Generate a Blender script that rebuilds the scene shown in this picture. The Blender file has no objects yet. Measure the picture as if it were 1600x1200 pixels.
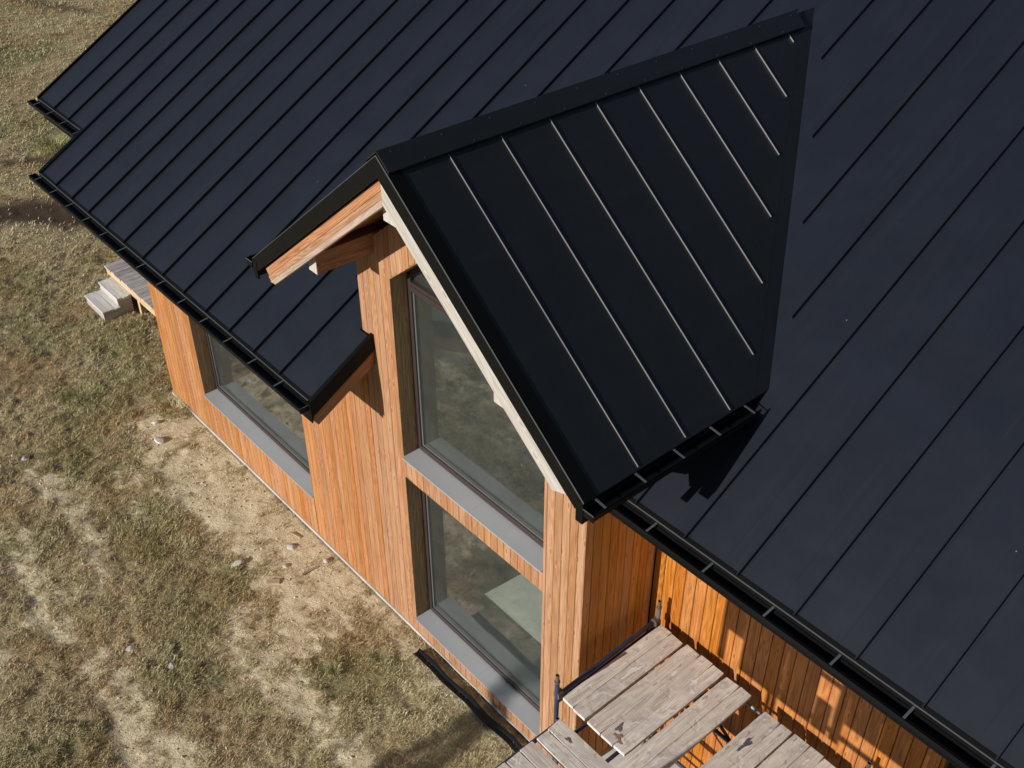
import bpy, bmesh, math, random
import numpy as np
from mathutils import Vector, Matrix
random.seed(7)
SC = bpy.context.scene
COL = SC.collection

# ------------------------------------------------------------------ camera
Rm = [[0.6551207658585965, 0.7555223072808586, -0.0016808753238382905],
      [0.447924291978919, -0.3901892212353596, -0.8044353300837356],
      [-0.608424696076705, 0.5262493846388341, -0.5940378560085356]]
CP = Vector((4.43717181, -4.63346274, 9.73043802))
cd = bpy.data.cameras.new('camera'); cam = bpy.data.objects.new('camera', cd); COL.objects.link(cam)
cd.sensor_width = 36; cd.lens = 1685.35 / 1600 * 36; cd.clip_end = 2000; cd.clip_start = .05
rx, ry, rz = Vector(Rm[0]), Vector(Rm[1]), Vector(Rm[2])
M4 = Matrix((( rx.x, -ry.x, -rz.x, CP.x), (rx.y, -ry.y, -rz.y, CP.y), (rx.z, -ry.z, -rz.z, CP.z), (0, 0, 0, 1)))
cam.matrix_world = M4
SC.camera = cam

# ------------------------------------------------------------------ world, sun, exposure
EL, AZ = math.radians(19.5), math.radians(4.5)     # low winter sun from the front, slightly left
w = bpy.data.worlds.new('World'); SC.world = w; w.use_nodes = True
nt = w.node_tree; nt.nodes.clear()
sky = nt.nodes.new('ShaderNodeTexSky'); sky.sky_type = 'NISHITA'; sky.sun_disc = False
sky.sun_elevation = EL; sky.sun_rotation = math.pi + AZ; sky.altitude = 200; sky.dust_density = .3
bg = nt.nodes.new('ShaderNodeBackground'); bg.inputs['Strength'].default_value = .05
ow = nt.nodes.new('ShaderNodeOutputWorld')
nt.links.new(sky.outputs[0], bg.inputs[0]); nt.links.new(bg.outputs[0], ow.inputs[0])
sl = bpy.data.lights.new('sun', 'SUN'); sl.energy = 5.0; sl.angle = math.radians(.4); sl.color = (1, .94, .86)
sun = bpy.data.objects.new('sun', sl); COL.objects.link(sun)
SD = Vector((math.sin(AZ) * math.cos(EL), math.cos(AZ) * math.cos(EL), -math.sin(EL)))   # travel direction
sun.rotation_euler = SD.to_track_quat('-Z', 'Y').to_euler()
SC.view_settings.view_transform = 'Standard'; SC.view_settings.look = 'None'
SC.view_settings.exposure = 0.2; SC.view_settings.gamma = 1
SC.cycles.max_bounces = 8; SC.cycles.transparent_max_bounces = 12

# ------------------------------------------------------------------ helpers
def tag(o, label=None, cat=None, group=None, kind=None):
    if label: o['label'] = label
    if cat: o['category'] = cat
    if group: o['group'] = group
    if kind: o['kind'] = kind
    return o

def empty(name, loc, label, cat, group=None):
    o = bpy.data.objects.new(name, None); COL.objects.link(o); o.location = loc; o.empty_display_size = .2
    return tag(o, label, cat, group)

class MB:
    """collects polygons (world coordinates) with one random number per face group"""
    def __init__(s): s.v = []; s.f = []; s.r = []; s.smooth = []
    def poly(s, pts, rnd=0., smooth=False):
        n = len(s.v); s.v += [tuple(p) for p in pts]; s.f.append(tuple(range(n, n + len(pts)))); s.r.append(rnd); s.smooth.append(smooth)
    def mesh(s, vs, fs, rnd=0., smooth=False):
        n = len(s.v); s.v += [tuple(p) for p in vs]
        for f in fs: s.f.append(tuple(i + n for i in f)); s.r.append(rnd); s.smooth.append(smooth)
    def hexa(s, a, b, rnd=0.):
        """a, b: two quads (4 pts each), a -> b extruded"""
        vs = list(a) + list(b)
        s.mesh(vs, [(3, 2, 1, 0), (4, 5, 6, 7), (0, 1, 5, 4), (1, 2, 6, 5), (2, 3, 7, 6), (3, 0, 4, 7)], rnd)
    def box(s, x0, x1, y0, y1, z0, z1, rnd=0.):
        s.hexa([(x0, y0, z0), (x1, y0, z0), (x1, y1, z0), (x0, y1, z0)], [(x0, y0, z1), (x1, y0, z1), (x1, y1, z1), (x0, y1, z1)], rnd)
    def prism(s, pts, d, rnd=0.):
        """pts: planar polygon, d: extrusion vector"""
        d = Vector(d); n = len(pts); a = [Vector(p) for p in pts]; b = [p + d for p in a]
        s.mesh(a + b, [tuple(range(n))[::-1], tuple(range(n, 2 * n))] + [(i, (i + 1) % n, (i + 1) % n + n, i + n) for i in range(n)], rnd)
    def bar(s, p, q, w, h, up=(0, 0, 1), rnd=0.):
        """box beam from p to q, width w, height h (centred)"""
        p, q, up = Vector(p), Vector(q), Vector(up); d = (q - p).normalized(); side = d.cross(up).normalized(); u = side.cross(d).normalized()
        c = [(-w / 2, -h / 2), (w / 2, -h / 2), (w / 2, h / 2), (-w / 2, h / 2)]
        s.hexa([p + side * a + u * b for a, b in c], [q + side * a + u * b for a, b in c], rnd)
    def tube(s, p, q, r, n=12, r2=None, hollow=False, rnd=0.):
        p, q = Vector(p), Vector(q); d = (q - p).normalized(); a = Vector((1, 0, 0)) if abs(d.x) < .8 else Vector((0, 1, 0))
        u = d.cross(a).normalized(); v = d.cross(u); r2 = r2 or r
        A = [p + (u * math.cos(2 * math.pi * i / n) + v * math.sin(2 * math.pi * i / n)) * r for i in range(n)]
        B = [q + (u * math.cos(2 * math.pi * i / n) + v * math.sin(2 * math.pi * i / n)) * r2 for i in range(n)]
        s.mesh(A + B, [(i, (i + 1) % n, (i + 1) % n + n, i + n) for i in range(n)], rnd, True)
        if hollow:
            C = [q + (x - q) * .8 for x in B]; D = [x - d * .12 for x in C]
            s.mesh(B + C + D, [(i, (i + 1) % n, (i + 1) % n + n, i + n) for i in range(n)] + [(i + n, (i + 1) % n + n, (i + 1) % n + 2 * n, i + 2 * n) for i in range(n)] + [tuple(range(2 * n, 3 * n))], rnd)
            s.poly(A[::-1], rnd)
        else:
            s.poly(A[::-1], rnd); s.poly(B, rnd)
    def build(s, name, mat, parent=None, base=None, bevel=0, fix=True):
        me = bpy.data.meshes.new(name)
        off = Vector(base) if base is not None else (parent_world(parent) if parent else Vector((0, 0, 0)))
        me.from_pydata([(x - off.x, y - off.y, z - off.z) for x, y, z in s.v], [], s.f)
        at = me.attributes.new('rnd', 'FLOAT', 'FACE'); at.data.foreach_set('value', s.r)
        me.polygons.foreach_set('use_smooth', s.smooth)
        me.materials.append(mat); me.validate(); me.update()
        if fix:
            bm = bmesh.new(); bm.from_mesh(me); bmesh.ops.recalc_face_normals(bm, faces=bm.faces); bm.to_mesh(me); bm.free()
        o = bpy.data.objects.new(name, me); COL.objects.link(o)
        if parent: o.parent = parent
        elif base is not None: o.location = off
        if bevel:
            b = o.modifiers.new('bevel', 'BEVEL'); b.width = bevel; b.segments = 1; b.limit_method = 'ANGLE'; b.angle_limit = .8
        return o

def parent_world(p):
    v = Vector((0, 0, 0))
    while p: v = v + p.location; p = p.parent
    return v

# ------------------------------------------------------------------ materials
def mat_new(name):
    m = bpy.data.materials.new(name); m.use_nodes = True; t = m.node_tree; t.nodes.clear()
    o = t.nodes.new('ShaderNodeOutputMaterial'); b = t.nodes.new('ShaderNodeBsdfPrincipled'); t.links.new(b.outputs[0], o.inputs[0])
    return m, t, b, o
def N(t, typ, **k):
    n = t.nodes.new(typ)
    for a, v in k.items():
        if a.startswith('i_'): n.inputs[a[2:].replace('_', ' ')].default_value = v
        else: setattr(n, a, v)
    return n
def ramp(t, fac, stops, interp='LINEAR'):
    r = t.nodes.new('ShaderNodeValToRGB'); r.color_ramp.interpolation = interp
    e = r.color_ramp.elements
    while len(e) < len(stops): e.new(.5)
    for el, (p, c) in zip(e, stops): el.position = p; el.color = (*c, 1) if len(c) == 3 else c
    t.links.new(fac, r.inputs[0]); return r
def mth(t, op, a, b=None, c=None, clamp=False):
    n = t.nodes.new('ShaderNodeMath'); n.operation = op; n.use_clamp = clamp
    for i, x in enumerate((a, b, c)):
        if x is None: continue
        if isinstance(x, (int, float)): n.inputs[i].default_value = x
        else: t.links.new(x, n.inputs[i])
    return n.outputs[0]
def mixc(t, fac, a, b, typ='MIX'):
    n = t.nodes.new('ShaderNodeMix'); n.data_type = 'RGBA'; n.blend_type = typ
    for i, x in ((0, fac), (6, a), (7, b)):
        if isinstance(x, (int, float)): n.inputs[i].default_value = x
        elif isinstance(x, tuple): n.inputs[i].default_value = (*x, 1)
        else: t.links.new(x, n.inputs[i])
    return n.outputs[2]
def noise(t, vec, scale, detail=4, rough=.5, dist=0.):
    n = t.nodes.new('ShaderNodeTexNoise'); n.inputs['Scale'].default_value = scale; n.inputs['Detail'].default_value = detail
    n.inputs['Roughness'].default_value = rough; n.inputs['Distortion'].default_value = dist
    t.links.new(vec, n.inputs['Vector']); return n.outputs['Fac']

def wood(name, axis, light, mid, dark, rough=.6, grey=0., knots=1., stain=None, var=.5, bump=.15, rot=None, gain=.84):
    """grain runs along axis (0,1,2); the board's own random number shifts and tints it"""
    m, t, b, o = mat_new(name)
    tc = N(t, 'ShaderNodeTexCoord'); at = N(t, 'ShaderNodeAttribute', attribute_name='rnd')
    sc = [1., 1., 1.]; sc[axis] = .06
    mp = N(t, 'ShaderNodeMapping'); mp.inputs['Scale'].default_value = sc
    add = N(t, 'ShaderNodeVectorMath', operation='ADD'); comb = N(t, 'ShaderNodeCombineXYZ')
    sh = mth(t, 'MULTIPLY', at.outputs['Fac'], 37.)
    for i in range(3): t.links.new(sh, comb.inputs[i])
    src = tc.outputs['Object']
    if rot:
        mr = N(t, 'ShaderNodeMapping'); mr.inputs['Rotation'].default_value = rot; t.links.new(src, mr.inputs[0]); src = mr.outputs[0]
    t.links.new(src, add.inputs[0]); t.links.new(comb.outputs[0], add.inputs[1]); t.links.new(add.outputs[0], mp.inputs[0])
    v = mp.outputs[0]
    g1 = noise(t, v, 22, 5, .6, .6); g2 = noise(t, v, 95, 4, .7, .3)
    # cathedral grain rings
    big = noise(t, v, 7, 2, .5, .2)
    ring = mth(t, 'SINE', mth(t, 'MULTIPLY', big, 120.)); ring = mth(t, 'MULTIPLY_ADD', ring, .5, .5)
    fac = mth(t, 'ADD', mth(t, 'MULTIPLY', g1, .55), mth(t, 'ADD', mth(t, 'MULTIPLY', g2, .33), mth(t, 'MULTIPLY', ring, .16)))
    c = ramp(t, fac, [(.34, dark), (.52, mid), (.68, light)]).outputs[0]
    # board to board tint
    wn = N(t, 'ShaderNodeTexWhiteNoise', noise_dimensions='1D'); t.links.new(at.outputs['Fac'], wn.inputs['W'])
    hs = N(t, 'ShaderNodeHueSaturation'); sp = N(t, 'ShaderNodeSeparateColor'); t.links.new(wn.outputs['Color'], sp.inputs[0])
    t.links.new(mth(t, 'MULTIPLY_ADD', sp.outputs[0], .022 * var, .5 - .011 * var), hs.inputs['Hue'])
    t.links.new(mth(t, 'MULTIPLY_ADD', sp.outputs[1], .5 * var, 1 - .25 * var), hs.inputs['Saturation'])
    t.links.new(mth(t, 'MULTIPLY_ADD', sp.outputs[2], (.62 * var) * gain, (1 - .31 * var) * gain), hs.inputs['Value'])
    t.links.new(c, hs.inputs['Color']); c = hs.outputs[0]
    # knots
    if knots:
        sx = N(t, 'ShaderNodeSeparateXYZ'); t.links.new(src, sx.inputs[0]); oth = [i for i in range(3) if i != axis]
        kc = N(t, 'ShaderNodeCombineXYZ'); t.links.new(mth(t, 'MULTIPLY', mth(t, 'ADD', sx.outputs[oth[0]], sx.outputs[oth[1]]), 15.), kc.inputs[0])
        t.links.new(mth(t, 'MULTIPLY_ADD', sx.outputs[axis], 4.2, sh), kc.inputs[1])
        vo = N(t, 'ShaderNodeTexVoronoi', feature='F1', voronoi_dimensions='2D'); vo.inputs['Scale'].default_value = 1; t.links.new(kc.outputs[0], vo.inputs['Vector'])
        sv = N(t, 'ShaderNodeSeparateColor'); t.links.new(vo.outputs['Color'], sv.inputs[0])
        gate = mth(t, 'GREATER_THAN', sv.outputs[0], .84)
        kf = mth(t, 'MULTIPLY', ramp(t, vo.outputs['Distance'], [(.09, (1, 1, 1)), (.17, (0, 0, 0))]).outputs[0], gate)
        c = mixc(t, mth(t, 'MULTIPLY', kf, .75 * knots), c, tuple(x * .42 for x in mid))
        halo = mth(t, 'MULTIPLY', ramp(t, vo.outputs['Distance'], [(.14, (0, 0, 0)), (.2, (1, 1, 1)), (.3, (0, 0, 0))]).outputs[0], gate)
        c = mixc(t, mth(t, 'MULTIPLY', halo, .35 * knots), c, tuple(min(1, x * 1.25) for x in light))
    if stain:
        for sca, thr, col, am in stain:
            s = noise(t, tc.outputs['Object'], sca, 6, .65, .5)
            c = mixc(t, mth(t, 'MULTIPLY', ramp(t, s, [(thr, (0, 0, 0)), (thr + .05, (1, 1, 1))]).outputs[0], am), c, col)
    t.links.new(c, b.inputs['Base Color'])
    b.inputs['Roughness'].default_value = rough; b.inputs['Specular IOR Level'].default_value = .3
    bu = N(t, 'ShaderNodeBump'); bu.inputs['Strength'].default_value = bump; bu.inputs['Distance'].default_value = .004
    t.links.new(fac, bu.inputs['Height']); t.links.new(bu.outputs[0], b.inputs['Normal'])
    return m

def metal(name, col, rough=.45, metallic=0., spec=.5, bump=0.04, speck=0., ribaxis=None, var=.14):
    m, t, b, o = mat_new(name)
    tc = N(t, 'ShaderNodeTexCoord')
    n1 = noise(t, tc.outputs['Object'], 1.3, 4, .6); n2 = noise(t, tc.outputs['Object'], 60, 3, .6)
    c = ramp(t, n1, [(.3, tuple(x * (1 - var) for x in col)), (.7, tuple(x * (1 + var) for x in col))]).outputs[0]
    if speck:
        vo = N(t, 'ShaderNodeTexVoronoi', feature='F1'); vo.inputs['Scale'].default_value = 5.; t.links.new(tc.outputs['Object'], vo.inputs['Vector'])
        sv = N(t, 'ShaderNodeSeparateColor'); t.links.new(vo.outputs['Color'], sv.inputs[0])
        k = mth(t, 'MULTIPLY', mth(t, 'LESS_THAN', vo.outputs['Distance'], .026), mth(t, 'GREATER_THAN', sv.outputs[0], .90))
        c = mixc(t, mth(t, 'MULTIPLY', k, speck), c, (.35, .33, .3))
        # dusty film and a few rubbed streaks
        mp = N(t, 'ShaderNodeMapping'); mp.inputs['Scale'].default_value = (9, .7, .7); t.links.new(tc.outputs['Object'], mp.inputs[0])
        st = noise(t, mp.outputs[0], 1.2, 5, .65, .4)
        c = mixc(t, mth(t, 'MULTIPLY', ramp(t, st, [(.52, (0, 0, 0)), (.8, (1, 1, 1))]).outputs[0], .10), c, (.04, .042, .045))
    t.links.new(c, b.inputs['Base Color'])
    t.links.new(mth(t, 'MULTIPLY_ADD', noise(t, tc.outputs['Object'], 2.2, 5, .65), .12, rough - .06), b.inputs['Roughness'])
    b.inputs['Metallic'].default_value = metallic; b.inputs['Specular IOR Level'].default_value = spec
    h = mth(t, 'ADD', mth(t, 'MULTIPLY', noise(t, tc.outputs['Object'], 1.9, 2, .5), 3.), mth(t, 'MULTIPLY', n2, .05))
    if ribaxis is not None:
        sp = N(t, 'ShaderNodeSeparateXYZ'); t.links.new(tc.outputs['Object'], sp.inputs[0])
        # two faint stiffening lines in each 0.5 m pan
        fr = mth(t, 'FRACT', mth(t, 'MULTIPLY', mth(t, 'ADD', sp.outputs[ribaxis[0]], ribaxis[1]), 2.))
        for p in (.33, .67):
            d = mth(t, 'ABSOLUTE', mth(t, 'SUBTRACT', fr, p)); h = mth(t, 'ADD', h, mth(t, 'MULTIPLY', mth(t, 'SUBTRACT', 1., mth(t, 'MULTIPLY', d, 60.), clamp=True), .35))
    bu = N(t, 'ShaderNodeBump'); bu.inputs['Strength'].default_value = 1.; bu.inputs['Distance'].default_value = bump * .1
    t.links.new(h, bu.inputs['Height']); t.links.new(bu.outputs[0], b.inputs['Normal'])
    return m

# house woods
M_LARCH   = wood('larch_front', 2, (.50, .285, .165), (.42, .22, .115), (.32, .15, .07), var=.34, knots=.9)
M_LARCH_L = wood('larch_wing', 2, (.50, .255, .118), (.42, .19, .076), (.32, .125, .045), var=.4, knots=.7)
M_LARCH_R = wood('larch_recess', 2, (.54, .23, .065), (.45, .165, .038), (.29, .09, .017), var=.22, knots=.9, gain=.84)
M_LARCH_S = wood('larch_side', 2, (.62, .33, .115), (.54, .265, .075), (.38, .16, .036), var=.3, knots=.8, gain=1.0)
M_BARGE   = wood('barge_wood', 0, (.56, .34, .21), (.47, .26, .15), (.30, .15, .08), var=.5, knots=.6)
AS = math.atan(.8072)
M_PALE    = wood('pale_wood', 0, (.56, .535, .50), (.49, .46, .42), (.36, .31, .26), var=.2, knots=.8, rot=(0, -AS, 0))
M_BEAM    = wood('beam_wood', 1, (.50, .27, .13), (.40, .19, .08), (.24, .10, .04), var=.3, knots=1)
M_BEAMEND = wood('beam_end_wood', 2, (.60, .56, .52), (.54, .50, .46), (.42, .37, .32), var=.2, knots=0)
M_SOFFIT  = wood('soffit_wood', 1, (.46, .22, .09), (.36, .155, .05), (.2, .08, .025), var=.5, knots=.8)
M_DECK    = wood('weathered_deck', 1, (.50, .47, .455), (.39, .365, .355), (.22, .20, .19), var=.5, knots=.6, gain=1.)
M_STEP    = wood('pale_grey_wood', 0, (.74, .73, .70), (.64, .625, .60), (.44, .42, .40), var=.35, knots=.5, gain=1.)
M_FASCIAW = wood('new_pine', 0, (.66, .50, .34), (.58, .42, .26), (.42, .28, .16), var=.3, knots=.5, gain=1.)
ST = [(3.2, .50, (.52, .49, .46), .55), (5., .54, (.66, .645, .62), .5), (11., .58, (.34, .29, .24), .45), (9., .61, (.82, .81, .79), .6), (24., .63, (.84, .83, .81), .6), (7., .665, (.13, .12, .125), .55), (38., .655, (.14, .125, .12), .6), (5.5, .63, (.36, .26, .18), .4)]
M_PLANKY  = wood('scaffold_plank_y', 1, (.72, .68, .615), (.60, .56, .50), (.40, .365, .32), var=.35, knots=.9, stain=ST, bump=.5, gain=1.)
M_PLANKX  = wood('scaffold_plank_x', 0, (.72, .68, .615), (.60, .56, .50), (.40, .365, .32), var=.35, knots=.9, stain=ST, bump=.5, gain=1.)
M_REVEAL_SHADE  = wood('reveal_wood_shaded', 2, (.36, .24, .13), (.27, .165, .08), (.15, .085, .04), var=.35, knots=.8)  # darker, browner wood: shade inside the window recesses is put into this colour
M_PLY     = wood('plywood', 0, (.5, .38, .22), (.42, .30, .17), (.3, .2, .1), var=.3)
M_OFFCUT  = wood('offcut_wood', 0, (.55, .42, .29), (.45, .33, .21), (.3, .2, .12), var=.6, gain=1.)
# metals
M_ROOF   = metal('black_roof_sheet', (.0065, .0092, .0170), rough=.48, spec=.55, bump=.03, speck=.45, ribaxis=(0, 6.4))
M_SEAM   = metal('black_seam', (.0085, .0120, .0200), rough=.42, spec=.5, bump=0)
M_DROOF  = metal('black_gable_sheet', (.0055, .0052, .0050), rough=.42, spec=.75, bump=.015, speck=.35, ribaxis=(1, 1.1))
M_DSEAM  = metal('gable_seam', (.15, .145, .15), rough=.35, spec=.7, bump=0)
M_FLASH  = metal('black_flashing', (.0028, .0028, .0029), rough=.5, spec=.16, bump=.02)
M_GUTTER = metal('black_gutter', (.0032, .0036, .0045), rough=.42, spec=.25, bump=.01)
M_BRACK  = metal('grey_bracket', (.11, .12, .13), rough=.4, metallic=.3, bump=0)
M_DRIP   = metal('drip_edge', (.10, .105, .11), rough=.4, metallic=.2, bump=0)
M_SILL   = metal('grey_sill_sheet', (.30, .305, .325), rough=.5, spec=.4, bump=.01, var=.06)
M_SCREW  = metal('screw_head', (.07, .07, .07), rough=.4, metallic=.5, bump=0)
M_TUBE   = metal('blue_painted_tube', (.022, .032, .068), rough=.6, bump=.05, var=.8)
M_GALV   = metal('galvanised_tube', (.22, .225, .23), rough=.45, metallic=.6, bump=.03)
M_RUST   = metal('rusty_tube', (.10, .065, .05), rough=.8, bump=.1, var=.5)
M_BFRAME = metal('brown_window_frame', (.036, .024, .022), rough=.45, bump=0)
M_GASKET = metal('gasket', (.09, .095, .095), rough=.5, bump=0)
M_PLINTH = metal('plinth_strip', (.42, .39, .35), rough=.8, bump=.1, var=.2)
M_MEMB   = metal('black_membrane', (.010, .011, .014), rough=.5, spec=.4, bump=.1)
M_INNER  = metal('inner_plaster', (.34, .34, .33), rough=.9, bump=.02, var=.12)
M_FLOOR  = metal('screed_floor', (.60, .62, .60), rough=.7, bump=.05, var=.2)
M_DARKF  = metal('dark_opening', (.02, .015, .014), rough=.6, bump=0)
M_TEAL   = metal('insulation_board', (.28, .40, .40), rough=.7, bump=0)

def glass_mat():
    m = bpy.data.materials.new('window_glass'); m.use_nodes = True; t = m.node_tree; t.nodes.clear()
    o = t.nodes.new('ShaderNodeOutputMaterial'); g = N(t, 'ShaderNodeBsdfGlossy'); g.inputs['Roughness'].default_value = .01; g.inputs['Color'].default_value = (.95, 1, .98, 1)
    tr = N(t, 'ShaderNodeBsdfTransparent'); tr.inputs['Color'].default_value = (.93, .965, .945, 1)
    # Schlick reflectance from the angle alone, the same on both faces of the pane
    ge = N(t, 'ShaderNodeNewGeometry'); dp = N(t, 'ShaderNodeVectorMath', operation='DOT_PRODUCT'); t.links.new(ge.outputs['Incoming'], dp.inputs[0]); t.links.new(ge.outputs['Normal'], dp.inputs[1])
    one = mth(t, 'SUBTRACT', 1., mth(t, 'ABSOLUTE', dp.outputs['Value'])); f = mth(t, 'MULTIPLY_ADD', mth(t, 'POWER', one, 5.), .90, .10, clamp=True)
    tc = N(t, 'ShaderNodeTexCoord'); bu = N(t, 'ShaderNodeBump'); bu.inputs['Strength'].default_value = .3; bu.inputs['Distance'].default_value = .004
    t.links.new(noise(t, tc.outputs['Object'], 1.2, 2, .5), bu.inputs['Height']); t.links.new(bu.outputs[0], g.inputs['Normal'])
    mx = N(t, 'ShaderNodeMixShader'); t.links.new(f, mx.inputs[0]); t.links.new(tr.outputs[0], mx.inputs[1]); t.links.new(g.outputs[0], mx.inputs[2])
    # thin dust
    d = N(t, 'ShaderNodeBsdfDiffuse'); d.inputs['Color'].default_value = (.46, .49, .48, 1)
    m2 = N(t, 'ShaderNodeMixShader'); du = noise(t, tc.outputs['Object'], 3., 5, .7)
    t.links.new(mth(t, 'MULTIPLY', du, .06), m2.inputs[0]); t.links.new(mx.outputs[0], m2.inputs[1]); t.links.new(d.outputs[0], m2.inputs[2])
    t.links.new(m2.outputs[0], o.inputs[0]); return m
M_GLASS = glass_mat()

# ------------------------------------------------------------------ dimensions (metres)
B = 3.144; XL = -8.691; D = .93
YL, YR, YU = -.7636, .1096, -.083; ZR, MS = 3.513, .5754
XD, ZD, MD, HW, YF = -1.5722, 6.4868, .8072, 2.2174, -.702
RX0, RX1, RX2 = -11.077, -9.556, -3.0    # roof left ends, right end of the wing roof
RIDGE_Y = 7.6; XR = 13.
mz = lambda y: ZR + MS * (y - YL)
dz_ = lambda x: ZD - MD * abs(x - XD)
yv = lambda x: (dz_(x) - ZR) / MS + YL       # valley
TH = .386                                   # roof build-up, vertical
PITCH = .0955

HOUSE = empty('timber_house', (-3, 3, 0), 'timber clad house with black standing seam metal roof and a tall glazed front gable', 'house')

# ---------------- cladding
def clad(mb, P0, U, Nn, u0, u1, zbot, ztop, holes=(), pitch=PITCH, seed=0, gap=.0019):
    """boards along U from P0, outward normal Nn; ztop(u); holes: (ua, ub, zlo, zhi(u))"""
    rr = random.Random(seed); P0, U, Nn = Vector(P0), Vector(U), Vector(Nn)
    def P(u, z, n): return P0 + U * u + Nn * n + Vector((0, 0, z))
    us = [u0]
    while us[-1] < u1 - 1e-6: us.append(min(u1, us[-1] + pitch))
    for a, b in zip(us[:-1], us[1:]):
        if b - a < .012: continue
        rnd = rr.random(); off = rr.uniform(-.0012, .0012)
        ga, gb = a + gap, b - gap
        cuts = sorted({ga, gb} | {c for h in holes for c in (h[0], h[1]) if ga < c < gb} | {c for c in BREAKS if ga < c < gb})
        for c0, c1 in zip(cuts[:-1], cuts[1:]):
            if c1 - c0 < .003: continue
            m = (c0 + c1) / 2; iv = [(zbot, zbot, ztop(c0), ztop(c1))]
            for (ha, hb, zl, zh) in holes:
                if ha <= m <= hb:
                    out = []
                    for (l0, l1, h0, h1) in iv:
                        if zl > l0 + .002: out.append((l0, l1, min(zl, h0), min(zl, h1)))
                        if zh(m) < (h0 + h1) / 2 - .002: out.append((max(zh(c0), l0), max(zh(c1), l1), h0, h1))
                    iv = out
            for (l0, l1, h0, h1) in iv:
                if h0 - l0 < .005 and h1 - l1 < .005: continue
                bv = .005; i0 = c0 + (bv if c0 == ga else 0); i1 = c1 - (bv if c1 == gb else 0)
                mb.poly([P(i0, l0, off), P(i1, l1, off), P(i1, h1, off), P(i0, h0, off)], rnd)
                mb.poly([P(c0, l0, -.018), P(c0, l0, off - bv), P(c0, h0, off - bv), P(c0, h0, -.018)], rnd)
                if i0 > c0: mb.poly([P(c0, l0, off - bv), P(i0, l0, off), P(i0, h0, off), P(c0, h0, off - bv)], rnd)
                mb.poly([P(c1, l1, -.018), P(c1, h1, -.018), P(c1, h1, off - bv), P(c1, l1, off - bv)], rnd)
                if i1 < c1: mb.poly([P(i1, l1, off), P(c1, l1, off - bv), P(c1, h1, off - bv), P(i1, h1, off)], rnd)
                mb.poly([P(c0, l0, -.018), P(c1, l1, -.018), P(c1, l1, off), P(c0, l0, off)], rnd)
                mb.poly([P(c0, h0, -.018), P(c0, h0, off), P(c1, h1, off), P(c1, h1, -.018)], rnd)
BREAKS = []
# openings (x0, x1, zlo, zhi(x)) on the front wall
BL, BR_, S1, S2, H1, ZC = -2.60, -.503, .245, 2.655, 2.385, 4.735
RD = .183
W1L, W1R, W1S, W1T = -7.483, -4.684, .668, 2.55
pent = lambda x: ZC + MD * (min(x, 2 * XD - x) - BL)
F0 = Vector((0, 0, 0))
holes = [(BL, BR_, S2, pent), (BL, BR_, S1, lambda x: H1), (W1L, W1R, W1S, lambda x: W1T)]
BREAKS = [XD]
mb = MB(); top_bay = lambda x: dz_(x) - TH - .01
clad(mb, F0, (1, 0, 0), (0, -1, 0), -B, 0., .03, top_bay, holes, seed=1)
mb.build('cladding', M_LARCH, HOUSE, fix=False)
mb = MB(); BREAKS = []
clad(mb, F0, (1, 0, 0), (0, -1, 0), XL, -B, .03, lambda x: mz(0) - TH - .0, holes, pitch=.0955, seed=2)
mb.build('cladding', M_LARCH_L, HOUSE, fix=False)
mb = MB()   # gable side wall, faces right
clad(mb, F0, (0, 1, 0), (1, 0, 0), 0., D, .03, lambda u: dz_(0) - TH - .01, (), pitch=.103, seed=3, gap=.0027)
mb.build('cladding', M_LARCH_S, HOUSE, fix=False)
mb = MB()   # set back wall
DOOR = (2.93, 4.1, .1, lambda x: 2.9)
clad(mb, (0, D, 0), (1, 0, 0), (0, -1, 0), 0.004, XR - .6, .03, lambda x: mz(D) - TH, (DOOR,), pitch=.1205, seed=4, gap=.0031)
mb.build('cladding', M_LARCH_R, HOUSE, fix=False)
mb = MB()   # left end wall and the porch wall behind the deck, gable left cheek
clad(mb, (XL, 0, 0), (0, 1, 0), (-1, 0, 0), 0., 2.1, .03, lambda u: mz(u) - TH, (), seed=5)
clad(mb, (-10.95, 2.1, 0), (1, 0, 0), (0, -1, 0), 0., 2.26, .03, lambda u: mz(2.1) - TH, (), seed=6)
mb.build('cladding', M_LARCH_L, HOUSE, fix=False)
mb = MB()
clad(mb, (-B, 0, 0), (0, 1, 0), (-1, 0, 0), 0.02, 2.2, mz(0) - .1, lambda u: dz_(-B) - TH, (), seed=8)
mb.build('cladding', M_LARCH, HOUSE, fix=False)

# ---------------- structural walls (behind boards) with openings, interior
def wall_holes(mb, x0, x1, y0, y1, z0, ztop, hs):
    xs = sorted({x0, x1} | {c for h in hs for c in h[:2] if x0 < c < x1} | ({XD} if x0 < XD < x1 else set()))
    for a, b in zip(xs[:-1], xs[1:]):
        m = (a + b) / 2; iv = [(z0, z0, ztop(a), ztop(b))]
        for (ha, hb, zl, zh) in hs:
            if ha <= m <= hb:
                out = []
                for (l0, l1, t0, t1) in iv:
                    if zl > l0: out.append((l0, l1, min(zl, t0), min(zl, t1)))
                    if zh(m) < (t0 + t1) / 2: out.append((max(zh(a), l0), max(zh(b), l1), t0, t1))
                iv = out
        for (l0, l1, t0, t1) in iv:
            mb.hexa([(a, y0, l0), (b, y0, l1), (b, y1, l1), (a, y1, l0)], [(a, y0, t0), (b, y0, t1), (b, y1, t1), (a, y1, t0)])
mb = MB()
wall_holes(mb, XL + .02, -B, .019, .30, 0, lambda x: mz(0) - TH - .02, holes)
wall_holes(mb, -B + .0, -.02, .019, .30, 0, lambda x: dz_(x) - TH - .03, holes)
mb.box(-.30, -.02, .301, D + .3, 0, 4.7)                        # gable right cheek
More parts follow.
